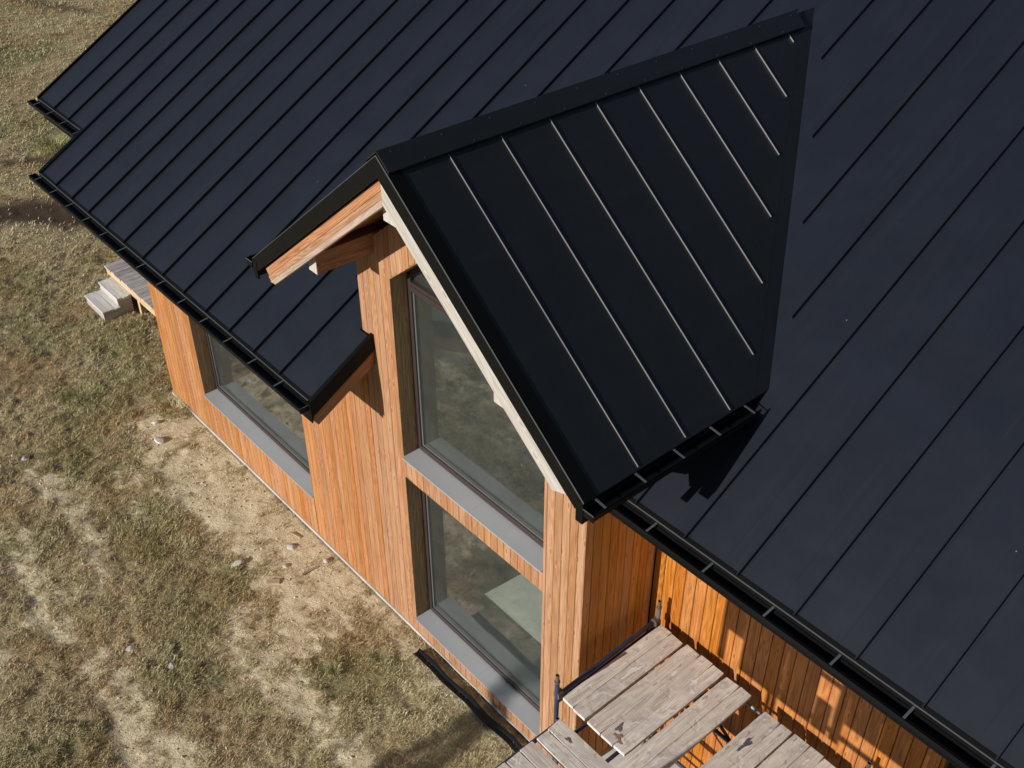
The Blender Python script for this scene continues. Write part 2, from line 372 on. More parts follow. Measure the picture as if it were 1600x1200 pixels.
mb.box(-B + .02, -B + .2, .301, 2.1, 2.9, 4.6)
wall_holes(mb, -.019, XR - .6, D + .019, D + .29, 0, lambda x: mz(D) - TH - .02, [DOOR])
mb.box(XL + .019, XL + .25, .301, 6.5, 0, 3.6)
mb.box(-10.9, XL + .018, 2.119, 2.35, 0, 4.6)
mb.build('wall', M_INNER, HOUSE)
mb = MB()   # dark windproof layer, added so the gaps between boards look shaded
wall_holes(mb, XL + .02, -B, .0182, .0188, 0.03, lambda x: mz(0) - TH - .02, holes)
wall_holes(mb, -B + .0, -.02, .0182, .0188, 0.03, lambda x: dz_(x) - TH - .03, holes)
wall_holes(mb, -.017, XR - .6, D + .0182, D + .0188, 0.03, lambda x: mz(D) - TH - .02, [DOOR])
mb.box(-.0188, -.0182, .0192, D + .01, .03, 4.7)
mb.build('gap_shade_layer', M_DARKF, HOUSE)
mb = MB()
mb.box(XL + .26, XR - .7, .31, 7.0, -.05, .10)
mb.build('floor', M_FLOOR, HOUSE)
mb = MB()
mb.box(XL + .26, XR - .7, 6.3, 6.5, .1, 6.2)
mb.hexa([(-3.44, .31, .101), (-3.34, .31, .101), (-3.34, 6.29, .101), (-3.44, 6.29, .101)], [(-3.44, .31, 3.70), (-3.34, .31, 3.70), (-3.34, 6.29, 6.2), (-3.44, 6.29, 6.2)]); mb.box(.9, 1., 1.3, 6.29, .101, 4.0)
mb.box(-3.33, -2.7, 2.3, 6.2, 2.62, 2.80)
mb.build('inner_wall', M_INNER, HOUSE)

# plinth strip under the boards
mb = MB(); rr = random.Random(3)
mb.box(XL - .012, 0.012, -.016, .018, -.06, .028); mb.box(.001, .014, .0185, D - .02, -.06, .028); mb.box(.015, XR - .6, D - .016, D + .018, -.06, .028)
mb.build('plinth', M_PLINTH, HOUSE)

# ---------------- roofs
def roof_sheet(poly, zf, thick, zoff=0.):
    """poly: list of (x, y), CCW; returns MB prism between zf and zf - thick"""
    mb = MB(); top = [(x, y, zf(x, y) + zoff) for x, y in poly]; mb.prism(top, (0, 0, -thick)); return mb
zm = lambda x, y: mz(y)
Lpoly = [(RX1, YL), (RX2, YL), (RX2, -.03), (-B - .001, -.03), (-B - .001, yv(-B)), (XD, yv(XD)), (XD, RIDGE_Y), (RX0, RIDGE_Y), (RX0, YU), (RX1, YU)]
Rpoly = [(.001, YR), (XR, YR), (XR, RIDGE_Y), (XD, RIDGE_Y), (XD, yv(XD)), (.001, yv(0))]
def tri_build(mb, name, mat, parent):
    o = mb.build(name, mat, parent); bm = bmesh.new(); bm.from_mesh(o.data); bmesh.ops.triangulate(bm, faces=[f for f in bm.faces if len(f.verts) > 4]); bm.to_mesh(o.data); bm.free(); return o
ROOF = tri_build(roof_sheet(Lpoly, zm, .03), 'roof', M_ROOF, HOUSE)
ROOF_R = tri_build(roof_sheet(Rpoly, zm, .03), 'roof', M_ROOF, HOUSE)
back = MB(); back.prism([(RX0, RIDGE_Y, mz(RIDGE_Y)), (XR, RIDGE_Y, mz(RIDGE_Y)), (XR, 16, mz(RIDGE_Y) - MS * (16 - RIDGE_Y)), (RX0, 16, mz(RIDGE_Y) - MS * (16 - RIDGE_Y))], (0, 0, -.3))
back.build('roof', M_ROOF, HOUSE)
# underside boarding
def under(poly, name='soffit'):
    mb = MB(); n = len(poly); mb.prism([(x, y, mz(y) - .034) for x, y in poly], (0, 0, -(TH - .09))); tri_build(mb, name, M_SOFFIT, HOUSE)
under([(RX1 + .03, YL + .06), (RX2 - .05, YL + .06), (RX2 - .05, -.022), (-B - .03, -.022), (-B - .03, yv(-B)), (XD, yv(XD) + .1), (XD, RIDGE_Y), (RX0 + .03, RIDGE_Y), (RX0 + .03, YU + .06), (RX1 + .03, YU + .06)])
under([(.03, YR + .06), (XR - .1, YR + .06), (XR - .1, RIDGE_Y), (XD + .01, RIDGE_Y), (XD + .01, yv(XD) + .1), (.03, yv(0) + .1)])

# standing seams of the main roof
def yint(poly, x):
    ys = []
    for (xa, ya), (xb, yb) in zip(poly, poly[1:] + poly[:1]):
        if (xa - x) * (xb - x) < 0: ys.append(ya + (yb - ya) * (x - xa) / (xb - xa))
    ys.sort(); return list(zip(ys[::2], ys[1::2]))
def rib(mb, p, q, w, h, nrm):
    p, q, nrm = Vector(p), Vector(q), Vector(nrm).normalized(); side = (q - p).normalized().cross(nrm).normalized()
    a = [p - side * w - nrm * .004, p + side * w - nrm * .004, p + side * w * .75 + nrm * h, p - side * w * .75 + nrm * h]
    mb.hexa(a, [v + (q - p) for v in a], 0)
nM = Vector((0, -MS, 1))
def seam(p, q, par, nrm, w, h, mat):
    mb = MB(); rib(mb, p, q, w, h, nrm); mb.build('standing_seam', mat, par)
def mseam(x, a, b, par): seam((x, a, mz(a)), (x, b, mz(b)), par, nM, .0055, .036, M_SEAM)
for k in range(-4, 30):
    x = -9.028 + .5 * k
    if x < RX0 + .1 or x > XD: continue
    if x > -B: mseam(x, yv(x) + .16, RIDGE_Y, ROOF); continue
    for a, b in yint(Lpoly, x):
        if b - a > .3: mseam(x, a + .012, b, ROOF)
for k in range(-4, 18):
    x = .408 + .5 * k
    if x < XD or x > XR - .1: continue
    if x < .05: mseam(x, yv(x) + .20, RIDGE_Y, ROOF_R)
    elif x < HW + XD: mseam(x, YR + .012, 1.05, ROOF_R); mseam(x, yv(x) + .20, RIDGE_Y, ROOF_R)
    else: mseam(x, YR + .012, RIDGE_Y, ROOF_R)

# folded edges: eaves drip, verges
mb = MB()
def eave_edge(x0, x1, y, inv=1):
    z = mz(y); mb.prism([(x0, y - .003, z + .0045), (x0, y + .03, z + .0045 + .033 * MS), (x0, y + .03, z - .001 + .033 * MS), (x0, y + .004, z - .055), (x0, y - .010, z - .055)], (x1 - x0, 0, 0))
eave_edge(RX1, RX2, YL); eave_edge(RX0, RX1 - .004, YU); eave_edge(.001, XR, YR)
mb.build('drip_edge', M_DRIP if False else M_FLASH, HOUSE)
mb = MB()
for x0, x1, y in ((RX1, RX2, YL), (RX0, RX1 - .004, YU), (.001, XR, YR)):
    z = mz(y); mb.hexa([(x0, y - .0045, z + .001), (x1, y - .0045, z + .001), (x1, y - .0045, z + .0065), (x0, y - .0045, z + .0065)], [(x0, y + .002, z + .001), (x1, y + .002, z + .001), (x1, y + .002, z + .0075), (x0, y + .002, z + .0075)])
mb.build('eave_bead', M_DRIP, HOUSE)
# raised verge trims at the left ends and dark flashing on the right end of the wing
mb = MB()
def verge(x, ya, yb, w=.03, h=.035, drop=.17, sx=-1):
    a = [(x - w / 2, ya, mz(ya) + h), (x + w / 2, ya, mz(ya) + h), (x + w / 2, ya, mz(ya) - (.0 if sx < 0 else drop)), (x - w / 2, ya, mz(ya) - (drop if sx < 0 else 0))]
    d = Vector((0, yb - ya, mz(yb) - mz(ya))); mb.hexa(a, [Vector(p) + d for p in a])
verge(RX0 - .012, YU - .004, RIDGE_Y); verge(RX1 - .012, YL - .004, YU + .002)
verge(RX1 - .012, YU + .004, RIDGE_Y, w=.012, h=.024, drop=.0)
mb.build('verge_flashing', M_FLASH, HOUSE)
mb = MB()
d = Vector((0, -.004 - YL, mz(-.004) - mz(YL)))
a = [(RX2 + .002, YL, mz(YL) + .012), (RX2 + .050, YL, mz(YL) + .012), (RX2 + .050, YL, mz(YL) - .17), (RX2 + .002, YL, mz(YL) - .17)]
a = [Vector(p) for p in a]; mb.hexa(a, [p + d for p in a])
mb.hexa([Vector((RX2 - .03, YL - .014, mz(YL) - .01)), Vector((RX2 + .052, YL - .014, mz(YL) - .01)), Vector((RX2 + .052, YL - .014, mz(YL) - .235)), Vector((RX2 - .03, YL - .014, mz(YL) - .235))],
        [Vector((RX2 - .03, YL - .002, mz(YL) - .01)), Vector((RX2 + .052, YL - .002, mz(YL) - .01)), Vector((RX2 + .052, YL - .002, mz(YL) - .235)), Vector((RX2 - .03, YL - .002, mz(YL) - .235))])
mb.build('verge_flashing', M_FLASH, HOUSE)
# wooden verge board below that flashing (two boards with a groove)
M_VERGE = wood('verge_wood', 1, (.44, .23, .13), (.36, .17, .085), (.2, .085, .04), var=.3, knots=.5, rot=(-math.atan(MS), 0, 0))
mb = MB()
for (o0, o1, xo, rn) in ((.155, .235, .038, .3), (.238, .335, .030, .7)):
    ya = YL + .012
    a = [Vector((RX2 - .04, ya, mz(ya) - o0)), Vector((RX2 + xo, ya, mz(ya) - o0)), Vector((RX2 + xo, ya + (.05 if o1 > .3 else 0), mz(ya) - o1 + (.02 if o1 > .3 else 0))), Vector((RX2 - .04, ya + (.05 if o1 > .3 else 0), mz(ya) - o1 + (.02 if o1 > .3 else 0)))]
    e = -.004; b = [Vector((p.x, e, p.z + (e - p.y) * MS)) for p in a]; mb.hexa(a, b, rn)
mb.build('barge_board', M_VERGE, HOUSE, bevel=.003)
# fascia boards behind gutters
mb = MB()
for x0, x1, y in ((RX1 + .02, RX2 - .032, YL), (RX0 + .02, RX1 - .03, YU), (.02, XR, YR)):
    mb.box(x0, x1, y + .006, y + .03, mz(y) - .27, mz(y) - .056)
mb.build('fascia', M_FLASH, HOUSE)

# ---------------- front gable roof
nR = Vector((MD, 0, 1)).normalized(); nL = Vector((-MD, 0, 1)).normalized(); cosD = nR.z
XE = XD + HW; XW = XD - HW; ZE = ZD - MD * HW
def slope(s):
    """s=+1 right, -1 left; sheet from ridge to eave, front to valley"""
    xe = XD + s * HW; return [(XD, YF, ZD), (xe, YF, ZE), (xe, yv(xe), ZE), (XD, yv(XD), ZD)]
GR = {}
for s, nm in ((1, 'R'), (-1, 'L')):
    mb = MB(); p = slope(s)
    if s < 0: p = p[::-1]
    mb.prism(p, (0, 0, -.035)); GR[s] = mb.build('gable_roof', M_DROOF, HOUSE)
# ribs of the gable roof
mb = MB(); mbk = MB()
for k in range(0, 10):
    y = -.163 + .5024 * k
    for s in (1, -1):
        n = nR if s > 0 else nL; x0 = XD + s * .13
        xv = XD + s * (ZD - mz(y)) / MD             # where the valley crosses this seam
        x1 = XD + s * (HW - .015)
        if y > yv(XE): x1 = XD + s * (abs(xv - XD) - .19)
        if (x1 - x0) * s < .05: continue
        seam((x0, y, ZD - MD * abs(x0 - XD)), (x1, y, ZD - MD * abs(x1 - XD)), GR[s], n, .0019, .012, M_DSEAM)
# ridge cap
mb = MB(); yb = yv(XD) - .30
for s in (1, -1):
    n = nR if s > 0 else nL; t = Vector((s, 0, -MD)).normalized()
    p0 = Vector((XD, YF - .004, ZD + .040)); wcap = .19 if s > 0 else .19
    a = [p0, p0 + t * wcap, p0 + t * wcap - n * .009, p0 - Vector((0, 0, .012))]
    y2 = yb if s > 0 else yb + .05
    mb.hexa(a, [v + Vector((0, y2 - YF, 0)) for v in a])
    # turned down lip
    q = p0 + t * wcap; a = [q, q - t * .006, q - t * .006 - n * .030, q - n * .030]; mb.hexa(a, [v + Vector((0, y2 - YF, 0)) for v in a])
RC = mb.build('ridge_cap', M_DROOF, HOUSE)
for k in range(22):
    mb = MB()
    y = YF + .1 + k * .23; q = Vector((XD, y, ZD + .040)) + Vector((1, 0, -MD)).normalized() * (.165 if k % 2 else .04) + nR * .001
    if y < yb: mb.tube(q, q + nR * .004, .006, 8); mb.build('screw', M_SCREW, RC)
# verge flashing on the front edge: top strip + front face 0.13 high
mb = MB(); mbl = MB()
for s in (1, -1):
    n = nR if s > 0 else nL; t = Vector((s, 0, -MD)).normalized(); L = HW / abs(t.x)
    r0 = Vector((XD, YF, ZD)); r1 = r0 + t * L
    # face
    dn = -n * .128
    cut = lambda v: v
    a = [r0 + Vector((0, -.012, .006)), r0 + Vector((0, .0, .006)), Vector((XD, YF, ZD - .128 / cosD)), Vector((XD, YF - .012, ZD - .128 / cosD))]
    e = r1 + n * .005; b = [e + Vector((0, -.012, 0)), e, e + dn, e + dn + Vector((0, -.012, 0))]
    mb.hexa(a, b)
    # low upstand on the top + flat strip
    o = n * .004; mb.hexa([r0 + o * .5 + Vector((0, .001, .006)), r0 + Vector((0, .115, .010)), r0 + Vector((0, .115, -.002)), r0 + Vector((0, .001, -.002))],
            [r1 + n * .008 + Vector((0, .001, 0)), r1 + n * .008 + Vector((0, .115, 0)), r1 + Vector((0, .115, 0)), r1 + Vector((0, .001, 0))])
    c0 = r0 + Vector((0, -.014, .008)); c1 = r1 + n * .007 + Vector((0, -.014, 0))
    a = [c0, c0 + Vector((0, .006, .004)), c0 + Vector((0, .006, -.002)), c0 + Vector((0, 0, -.004))]; mbl.hexa(a, [v + (c1 - c0) for v in a])
mb.build('verge_flashing', M_FLASH, HOUSE); mbl.build('verge_bead', M_DRIP, HOUSE)
# valley flashing on both slopes of the right valley (thin folded strips)
mb = MB()
for s in (1, -1):
    xe = XE if s > 0 else -B
    v0 = Vector((XD, yv(XD), ZD + .0012)); v1 = Vector((xe, yv(xe), dz_(xe) + .0012))
    w = .135
    mb.poly([v0 + Vector((0, -w * 1.25, .002)), v1 + Vector((0, -w * 1.25, .002)), v1 + Vector((0, 0, .002)), v0 + Vector((0, 0, .002))])
mb.build('valley_flashing', M_DROOF, HOUSE)
# barge boards (0.157 - 0.30 below the roof line, measured square to the slope)
def barge(s, d0, d1, y0, y1, rnd, mat, cut0=.0, cut1=.0, name='barge_board'):
    mb = MB(); n = nR if s > 0 else nL; t = Vector((s, 0, -MD)).normalized(); L = HW / abs(t.x)
    def pt(y, dd, l): return Vector((XD, y, ZD)) + t * l - n * dd
    top0 = Vector((XD, 0, ZD - d0 / cosD)); top1 = Vector((XD, 0, ZD - d1 / cosD))
    e0 = pt(0, d0, L - cut0); e1 = pt(0, d1, L - cut1)
    f = lambda v, y: Vector((v.x, y, v.z))
    mb.hexa([f(top0, y0), f(e0, y0), f(e1, y0), f(top1, y0)], [f(top0, y1), f(e0, y1), f(e1, y1), f(top1, y1)], rnd)
    o = mb.build(name, mat, HOUSE, bevel=.003)
    return o
def wslope(name, s, *c, **k):
    return c
# left side: three boards, each stepped back a little; right side: one pale board under a grey drip strip
MBL = wood('barge_left', 0, (.47, .28, .165), (.39, .205, .115), (.25, .115, .055), var=.4, knots=.7, rot=(0, AS, 0))
MBL2 = wood('barge_left_low', 0, (.56, .44, .35), (.47, .35, .27), (.34, .23, .16), var=.3, knots=.7, rot=(0, AS, 0))
barge(-1, .130, .206, -.668, -.640, .35, MBL, .08, .08)
barge(-1, .210, .262, -.676, -.640, .85, MBL, .08, .08)
barge(-1, .266, .315, -.690, -.640, .12, MBL2, .10, .17)
barge(1, .1285, .150, -.702, -.66, .1, M_DRIP, .10, .10, name='drip_strip')
barge(1, .1505, .300, -.690, -.640, .6, M_PALE, .10, .19)
# soffit under the overhang, and ceiling inside
for s in (1, -1):
    n = nR if s > 0 else nL; t = Vector((s, 0, -MD)).normalized(); L = HW / abs(t.x)
    mb = MB(); rr = random.Random(9 + s); l = .0; i = 0
    while l < L - .12:
        l2 = min(l + .115, L - .12)
        a0 = Vector((XD, 0, ZD)) + t * l - n * .205; a1 = Vector((XD, 0, ZD)) + t * (l2 - .003) - n * .205
        if l == 0: a0 = Vector((XD, 0, ZD - .205 / cosD))
        y0, y1 = -.639, (2.0 if True else 0)
        if a1.x * s > (XD * s + 1.4): y1 = -.004 if s < 0 else .9
        mb.hexa([(a0.x, y0, a0.z), (a1.x, y0, a1.z), (a1.x, y1, a1.z), (a0.x, y1, a0.z)], [(a0.x, y0, a0.z + .06), (a1.x, y0, a1.z + .06), (a1.x, y1, a1.z + .06), (a0.x, y1, a0.z + .06)], rr.random())
        l = l2; i += 1
    mb.build('soffit', M_SOFFIT, HOUSE)
    # eave closing board
    mb = MB(); e = Vector((XD, 0, ZD)) + t * (L - .02); y1 = yv(XE) - .06 if s > 0 else yv(XW) - .06
    mb.hexa([(e.x, YF + .004, e.z - .03), (e.x + s * .016, YF + .004, e.z - .03), (e.x + s * .016, YF + .004, e.z - .20), (e.x, YF + .004, e.z - .20)],
            [(e.x, y1, e.z - .03), (e.x + s * .016, y1, e.z - .03), (e.x + s * .016, y1, e.z - .20), (e.x, y1, e.z - .20)])
    # front corner plate
    mb.box(min(e.x - s * .05, e.x + s * .018), max(e.x - s * .05, e.x + s * .018), YF - .016, YF + .002, e.z - .20, e.z - .01)
    mb.build('fascia', M_FLASH, HOUSE)
# beams (purlins) carrying the overhang, with pale sawn ends
def beam(x0, x1, z0, z1, yend, ch=.02):
    mb = MB(); mb.box(x0, x1, yend + .002, .35, z0, z1, random.random()); b = mb.build('beam', M_BEAM, HOUSE, bevel=.003)
    mb = MB(); mb.box(x0 + .002, x1 - .002, yend, yend + .0019, z0 + .002, z1 - .002, .5); mb.build('beam_end', M_BEAMEND, b)
beam(-2.945, -2.812, 4.915, 5.12, -.6); beam(-.433, -.300, 4.90, 5.11, -.6); beam(-1.705, -1.44, 5.89, 6.10, -.6)

# ---------------- gutters: open box profile + brackets
def gutter(p, q, out, w=.106, h=.062, step=.48, first=.1, drop=.030, capA=True, capB=True, btilt=0.):
    """p -> q along the eave edge; out = outward horizontal unit vector"""
    p, q, out = Vector(p), Vector(q), Vector(out); d = (q - p).normalized(); L = (q - p).length; Z = Vector((0, 0, 1))
    mb = MB(); t = .004
    P = lambda o, z: p + out * o + Z * z
    prof = [(.012, -drop), (.012, -drop - h), (w, -drop - h), (w, -drop - .012), (w + .010, -drop - .006), (w + .010, -drop + .004), (w - .004, -drop + .004)]
    for (a, b), (c, e) in zip(prof[:-1], prof[1:]):
        v = Vector((c - a, e - b)); nn = Vector((-v.y, v.x)).normalized() * t
        A = [P(a, b), P(c, e), P(c + nn.x, e + nn.y), P(a + nn.x, b + nn.y)]; mb.hexa(A, [x + d * L for x in A])
    for c, l in ((capA, 0), (capB, L - .004)):
        if c:
            A = [P(.012, -drop - .002), P(w + .006, -drop - .002), P(w + .006, -drop - h - .004), P(.012, -drop - h - .004)]
            A = [x + d * l for x in A]; mb.hexa(A, [x + d * .004 for x in A])
    g = mb.build('gutter', M_GUTTER, HOUSE)
    s = first
    while s < L - .03:
        mb = MB(); c = p + d * s
        a = c + Z * (-drop + .018) + out * (-.0); b = c + out * (w + .004) + Z * (-drop + .005)
        mb.bar(a, b, .018, .003); mb.build('bracket', M_BRACK, g); s += step
    return g
gL = gutter((RX1 - .13, YL, ZR), (RX2 + .02, YL, ZR), (0, -1, 0), first=.21, step=.502)
gU = gutter((RX0 - .13, YU, mz(YU)), (RX1 - .035, YU, mz(YU)), (0, -1, 0), first=.22, step=.45)
gR = gutter((.02, YR, mz(YR)), (XR, YR, mz(YR)), (0, -1, 0), first=.62, step=.555, w=.115, capA=False)
gD = gutter((XE, YF - .02, ZE), (XE, yv(XE) - .22, ZE), (1, 0, 0), first=.12, step=.40, capB=False)
gW = gutter((XW, YF - .02, ZE), (XW, yv(XW) - .22, ZE), (-1, 0, 0), first=.3, step=.5)
for g, a, b, out in ((gD, (XE, YF - .02, ZE), 0, (1, 0, 0)), (gW, (XW, YF - .02, ZE), 0, (-1, 0, 0)), (gL, (RX2 + .02, YL, ZR), 0, (0, -1, 0))):
    mb = MB(); a = Vector(a) + Vector((0, 0, -.034)); o = Vector(out); mb.bar(a + o * .008, a + o * .114, .006, .006); mb.build('end_cap', M_BRACK, g)

# ---------------- windows
def window(name, x0, x1, zs, zt, topfun=None, transom=None, joints=(), label=None):
    """opening in the y=0 wall; reveals, sill, frame, panes"""
    W = empty('window', (x0, 0, zs), None, None) if False else None
    root = bpy.data.objects.new('window', None); COL.objects.link(root); root.parent = HOUSE
    root.location = Vector(((x0 + x1) / 2, RD, zs)) - HOUSE.location
    if label: root['label'] = label
    pw = parent_world(root)
    tf = topfun or (lambda x: zt)
    # boarded reveals: two boards on each jamb, boards at the head
    mb = MB()
    for (xa, s) in ((x0, 1), (x1, -1)):
        for i, (ya, yb) in enumerate(((0.001, .090), (.093, RD + .005))):
            X0, X1 = (xa - .018, xa + .002) if s > 0 else (xa - .002, xa + .018)
            mb.box(X0, X1, ya, yb, zs - .01, tf(xa) - .0, .13 + .31 * i + (.2 if s > 0 else 0))
    if topfun:
        for xa, xb in ((x0, XD), (XD, x1)):
            for i, (ya, yb) in enumerate(((0.001, .090), (.093, RD + .005))):
                mb.hexa([(xa, ya, tf(xa) - .002), (xb, ya, tf(xb) - .002), (xb, yb, tf(xb) - .002), (xa, yb, tf(xa) - .002)], [(xa, ya, tf(xa) + .018), (xb, ya, tf(xb) + .018), (xb, yb, tf(xb) + .018), (xa, yb, tf(xa) + .018)], .4 + .2 * i)
    else:
        for i, (ya, yb) in enumerate(((0.001, .090), (.093, RD + .005))): mb.box(x0 + .003, x1 - .003, ya, yb, zt - .002, zt + .018, .4 + .2 * i)
    mb.build('reveal', M_REVEAL_SHADE, root)
    # sill sheet
    mb = MB(); xs = [x0 + .003] + list(joints) + [x1 - .003]
    for a, b in zip(xs[:-1], xs[1:]):
        b -= .0012; mb.hexa([(a, -.022, zs - .006), (b, -.022, zs - .006), (b, RD + .01, zs + .010), (a, RD + .01, zs + .010)], [(a, -.022, zs - .001), (b, -.022, zs - .001), (b, RD + .01, zs + .015), (a, RD + .01, zs + .015)], random.random())
        mb.box(a, b, -.025, -.021, zs - .016, zs - .001)
    mb.build('sill', M_SILL, root)
    # frame
    fw, fy0, fy1 = .058, RD, RD + .075
    mb = MB()
    mb.box(x0 + .004, x0 + fw, fy0, fy1, zs + .016, tf(x0 + .004) - .004); mb.box(x1 - fw, x1 - .004, fy0, fy1, zs + .016, tf(x1 - .004) - .004)
    mb.box(x0 + fw + .001, x1 - fw - .001, fy0 - .002, fy1, zs + .015, zs + .015 + fw)
    if topfun:
        for xa, xb in ((x0 + fw + .001, XD), (XD, x1 - fw - .001)):
            mb.hexa([(xa, fy0, tf(xa) - .08), (xb, fy0, tf(xb) - .08), (xb, fy1, tf(xb) - .08), (xa, fy1, tf(xa) - .08)], [(xa, fy0, tf(xa) - .004), (xb, fy0, tf(xb) - .004), (xb, fy1, tf(xb) - .004), (xa, fy1, tf(xa) - .004)])
        mb.box(x0 + fw + .001, x1 - fw - .001, fy0 - .012, fy1, transom - .05, transom + .05)
        mb.box(x0 + fw + .001, x1 - fw - .001, fy0 - .022, fy0 - .013, transom - .012, transom + .016)
    else:
        mb.box(x0 + fw + .001, x1 - fw - .001, fy0, fy1, zt - fw, zt - .004)
    fr = mb.build('frame', M_BFRAME, root, bevel=.003)
    # inner gasket line
    mb = MB(); gy = RD + .030; ztop = (transom - .05) if topfun else zt - fw
    mb.box(x0 + fw, x0 + fw + .022, gy - .012, gy + .02, zs + .015 + fw, ztop); mb.box(x1 - fw - .022, x1 - fw, gy - .012, gy + .02, zs + .015 + fw, ztop)
    mb.box(x0 + fw + .023, x1 - fw - .023, gy - .012, gy + .02, zs + .015 + fw, zs + .033 + fw)
    mb.build('gasket', M_GASKET, root)
    # panes
    mb = MB(); xa, xb = x0 + fw * .8, x1 - fw * .8; gy = RD + .04
    mb.box(xa, xb, gy, gy + .006, zs + .05, ztop + .02)
    mb.build('pane', M_GLASS, root)
    if topfun:
        mb = MB(); zl = transom + .03
        pts = [(xa, gy, zl), (xb, gy, zl), (xb, gy, tf(xb) - .06), (XD, gy, tf(XD) - .06), (xa, gy, tf(xa) - .06)]
        pts = [p for p in pts]; 
        if tf(xa) - .06 <= zl: pts = [(xa + .15, gy, zl), (xb - .15, gy, zl), (XD, gy, tf(XD) - .06)]
        mb.prism(pts, (0, .006, 0)); mb.build('pane', M_GLASS, root)
    return root
window('upper', BL, BR_, S2, None, pent, 4.62, joints=(-1.53,), label='tall gable window with sloped top and brown transom')
window('lower', BL, BR_, S1, H1, joints=(-1.50,), label='ground floor window below the gable window')
window('wing', W1L, W1R, W1S, W1T, joints=(-5.95,), label='long low window in the left wing')
# dark side door at the right edge of the set back wall
mb = MB(); mb.box(2.935, 4.09, D + .12, D + .17, .1, 2.9); mb.build('door', M_DARKF, HOUSE)
mb = MB(); mb.box(2.931, 2.95, D + .002, D + .12, .1, 2.89); mb.box(4.08, 4.099, D + .002, D + .12, .1, 2.89); mb.build('door_frame', M_BFRAME, HOUSE)
# boards lying on the inner landing, seen through the gable glass
mb = MB(); mb.box(-3.9, -3.35, 2.35, 3.2, 2.801, 3.0); mb.box(-3.38, -2.9, 2.5, 2.56, 3.02, 3.06); st = mb.build('insulation_stack', M_TEAL)
tag(st, 'stack of pale teal insulation boards on the inner landing behind the tall gable window', 'building material')

# ------------------------------------------------------------------ porch deck and steps
DK = empty('porch_deck', (-10.4, 1.2, 0), 'low weathered grey plank deck with pale timber edge at the left corner of the house', 'deck')
mb = MB(); rr = random.Random(4); x = -12.2
while x < -8.8:
    x2 = x + .118; yy = .575 + rr.uniform(-.008, .008); mb.box(x, x2, yy, 2.08, .425 + rr.uniform(-.003, .003), .452, rr.random()); x = x2 + .009
mb.build('plank', M_DECK, DK)
mb = MB(); mb.box(-12.19, -8.8, .590, .628, .30, .424, .3); mb.build('edge_board', M_FASCIAW, DK)
mb = MB(); mb.box(-12.19, -12.15, .63, 2.07, .30, .424, .6); mb.build('edge_board', M_FASCIAW, DK)
mb = MB(); mb.box(-8.84, -8.80, .63, 2.07, .30, .424); mb.build('edge_board', M_FASCIAW, DK)
for px in (-12.1, -11.12, -9.9, -8.95):
    mb = MB(); mb.box(px - .04, px + .04, .632, .70, -.05, .42, .4); mb.build('post', M_FASCIAW, DK)
STP = empty('wooden_steps', (-11.6, .35, 0), 'two pale grey wooden steps leading up to the porch deck', 'steps')
for z, y0, n in ((.172, .055, 3), (.325, .33, 3)):
    mb = MB(); w = .098
    for i in range(n):
        a = y0 + i * (w + .006); off = rr.uniform(-.015, .015); mb.box(-11.97 + off, -11.235 + off, a, a + w, z - .026, z + rr.uniform(-.002, .002), rr.random())
    mb.build('tread', M_STEP, STP, bevel=.002)
mb = MB(); mb.box(-11.95, -11.26, .345, .365, .18, .296, .2); mb.box(-11.95, -11.26, .07, .09, 0, .144, .5); mb.build('riser', M_DECK, STP)  # risers take the darker deck wood so they look shaded
for sx in (-11.93, -11.29):
    mb = MB(); mb.prism([(sx, .095, -.02), (sx, .58, -.02), (sx, .58, .297), (sx, .366, .297), (sx, .366, .145), (sx, .095, .145)], (.028, 0, 0), .8); mb.build('stringer', M_DECK, STP)

# ------------------------------------------------------------------ scaffold
H = 2.0
def frame_tower(name, x0, x1, y0, y1, ztop, label, top_extra=.28, mat=M_TUBE, group=None, skip=None):
    t = empty(name, ((x0 + x1) / 2, (y0 + y1) / 2, 0), label, 'scaffold', group)
    for i, (x, y) in enumerate(((x0, y0), (x0, y1), (x1, y0), (x1, y1))):
        mb = MB(); mb.tube((x, y, -.02), (x, y, ztop + top_extra - .075), .0215, 14)
        mb.build('upright', mat if i != 1 else M_GALV, t)
        mb = MB(); mb.tube((x, y, ztop + top_extra - .08), (x, y, ztop + top_extra), .0175, 14, hollow=True); mb.tube((x, y, ztop + top_extra - .095), (x, y, ztop + top_extra - .078), .0255, 14); mb.build('spigot', M_RUST, t)
    for z in (.35, 1.25, ztop - .075):
        for x in (x0, x1):
            mb = MB(); mb.tube((x, y0, z), (x, y1, z), .0205, 12); mb.build('rail', mat, t)
        for y in (y0, y1):
            if z > 1.5 and y == skip: continue
            mb = MB(); mb.tube((x0, y, z - .05), (x1, y, z - .05), .0205, 12); mb.build('rail', M_GALV if z > 1.5 else mat, t)
    mb = MB(); mb.tube((x0, y0 - .03, .3), (x1, y0 - .03, ztop - .15), .016, 10); mb.build('brace', mat, t)
    mb = MB(); mb.tube((x0, y1 + .03, ztop - .15), (x1, y1 + .03, .3), .016, 10); mb.build('brace', mat, t)
    return t
T1 = frame_tower('scaffold_tower', .215, 2.45, -.475, .80, H, 'blue tube scaffold tower standing in the corner beside the glazed gable', skip=-.475)
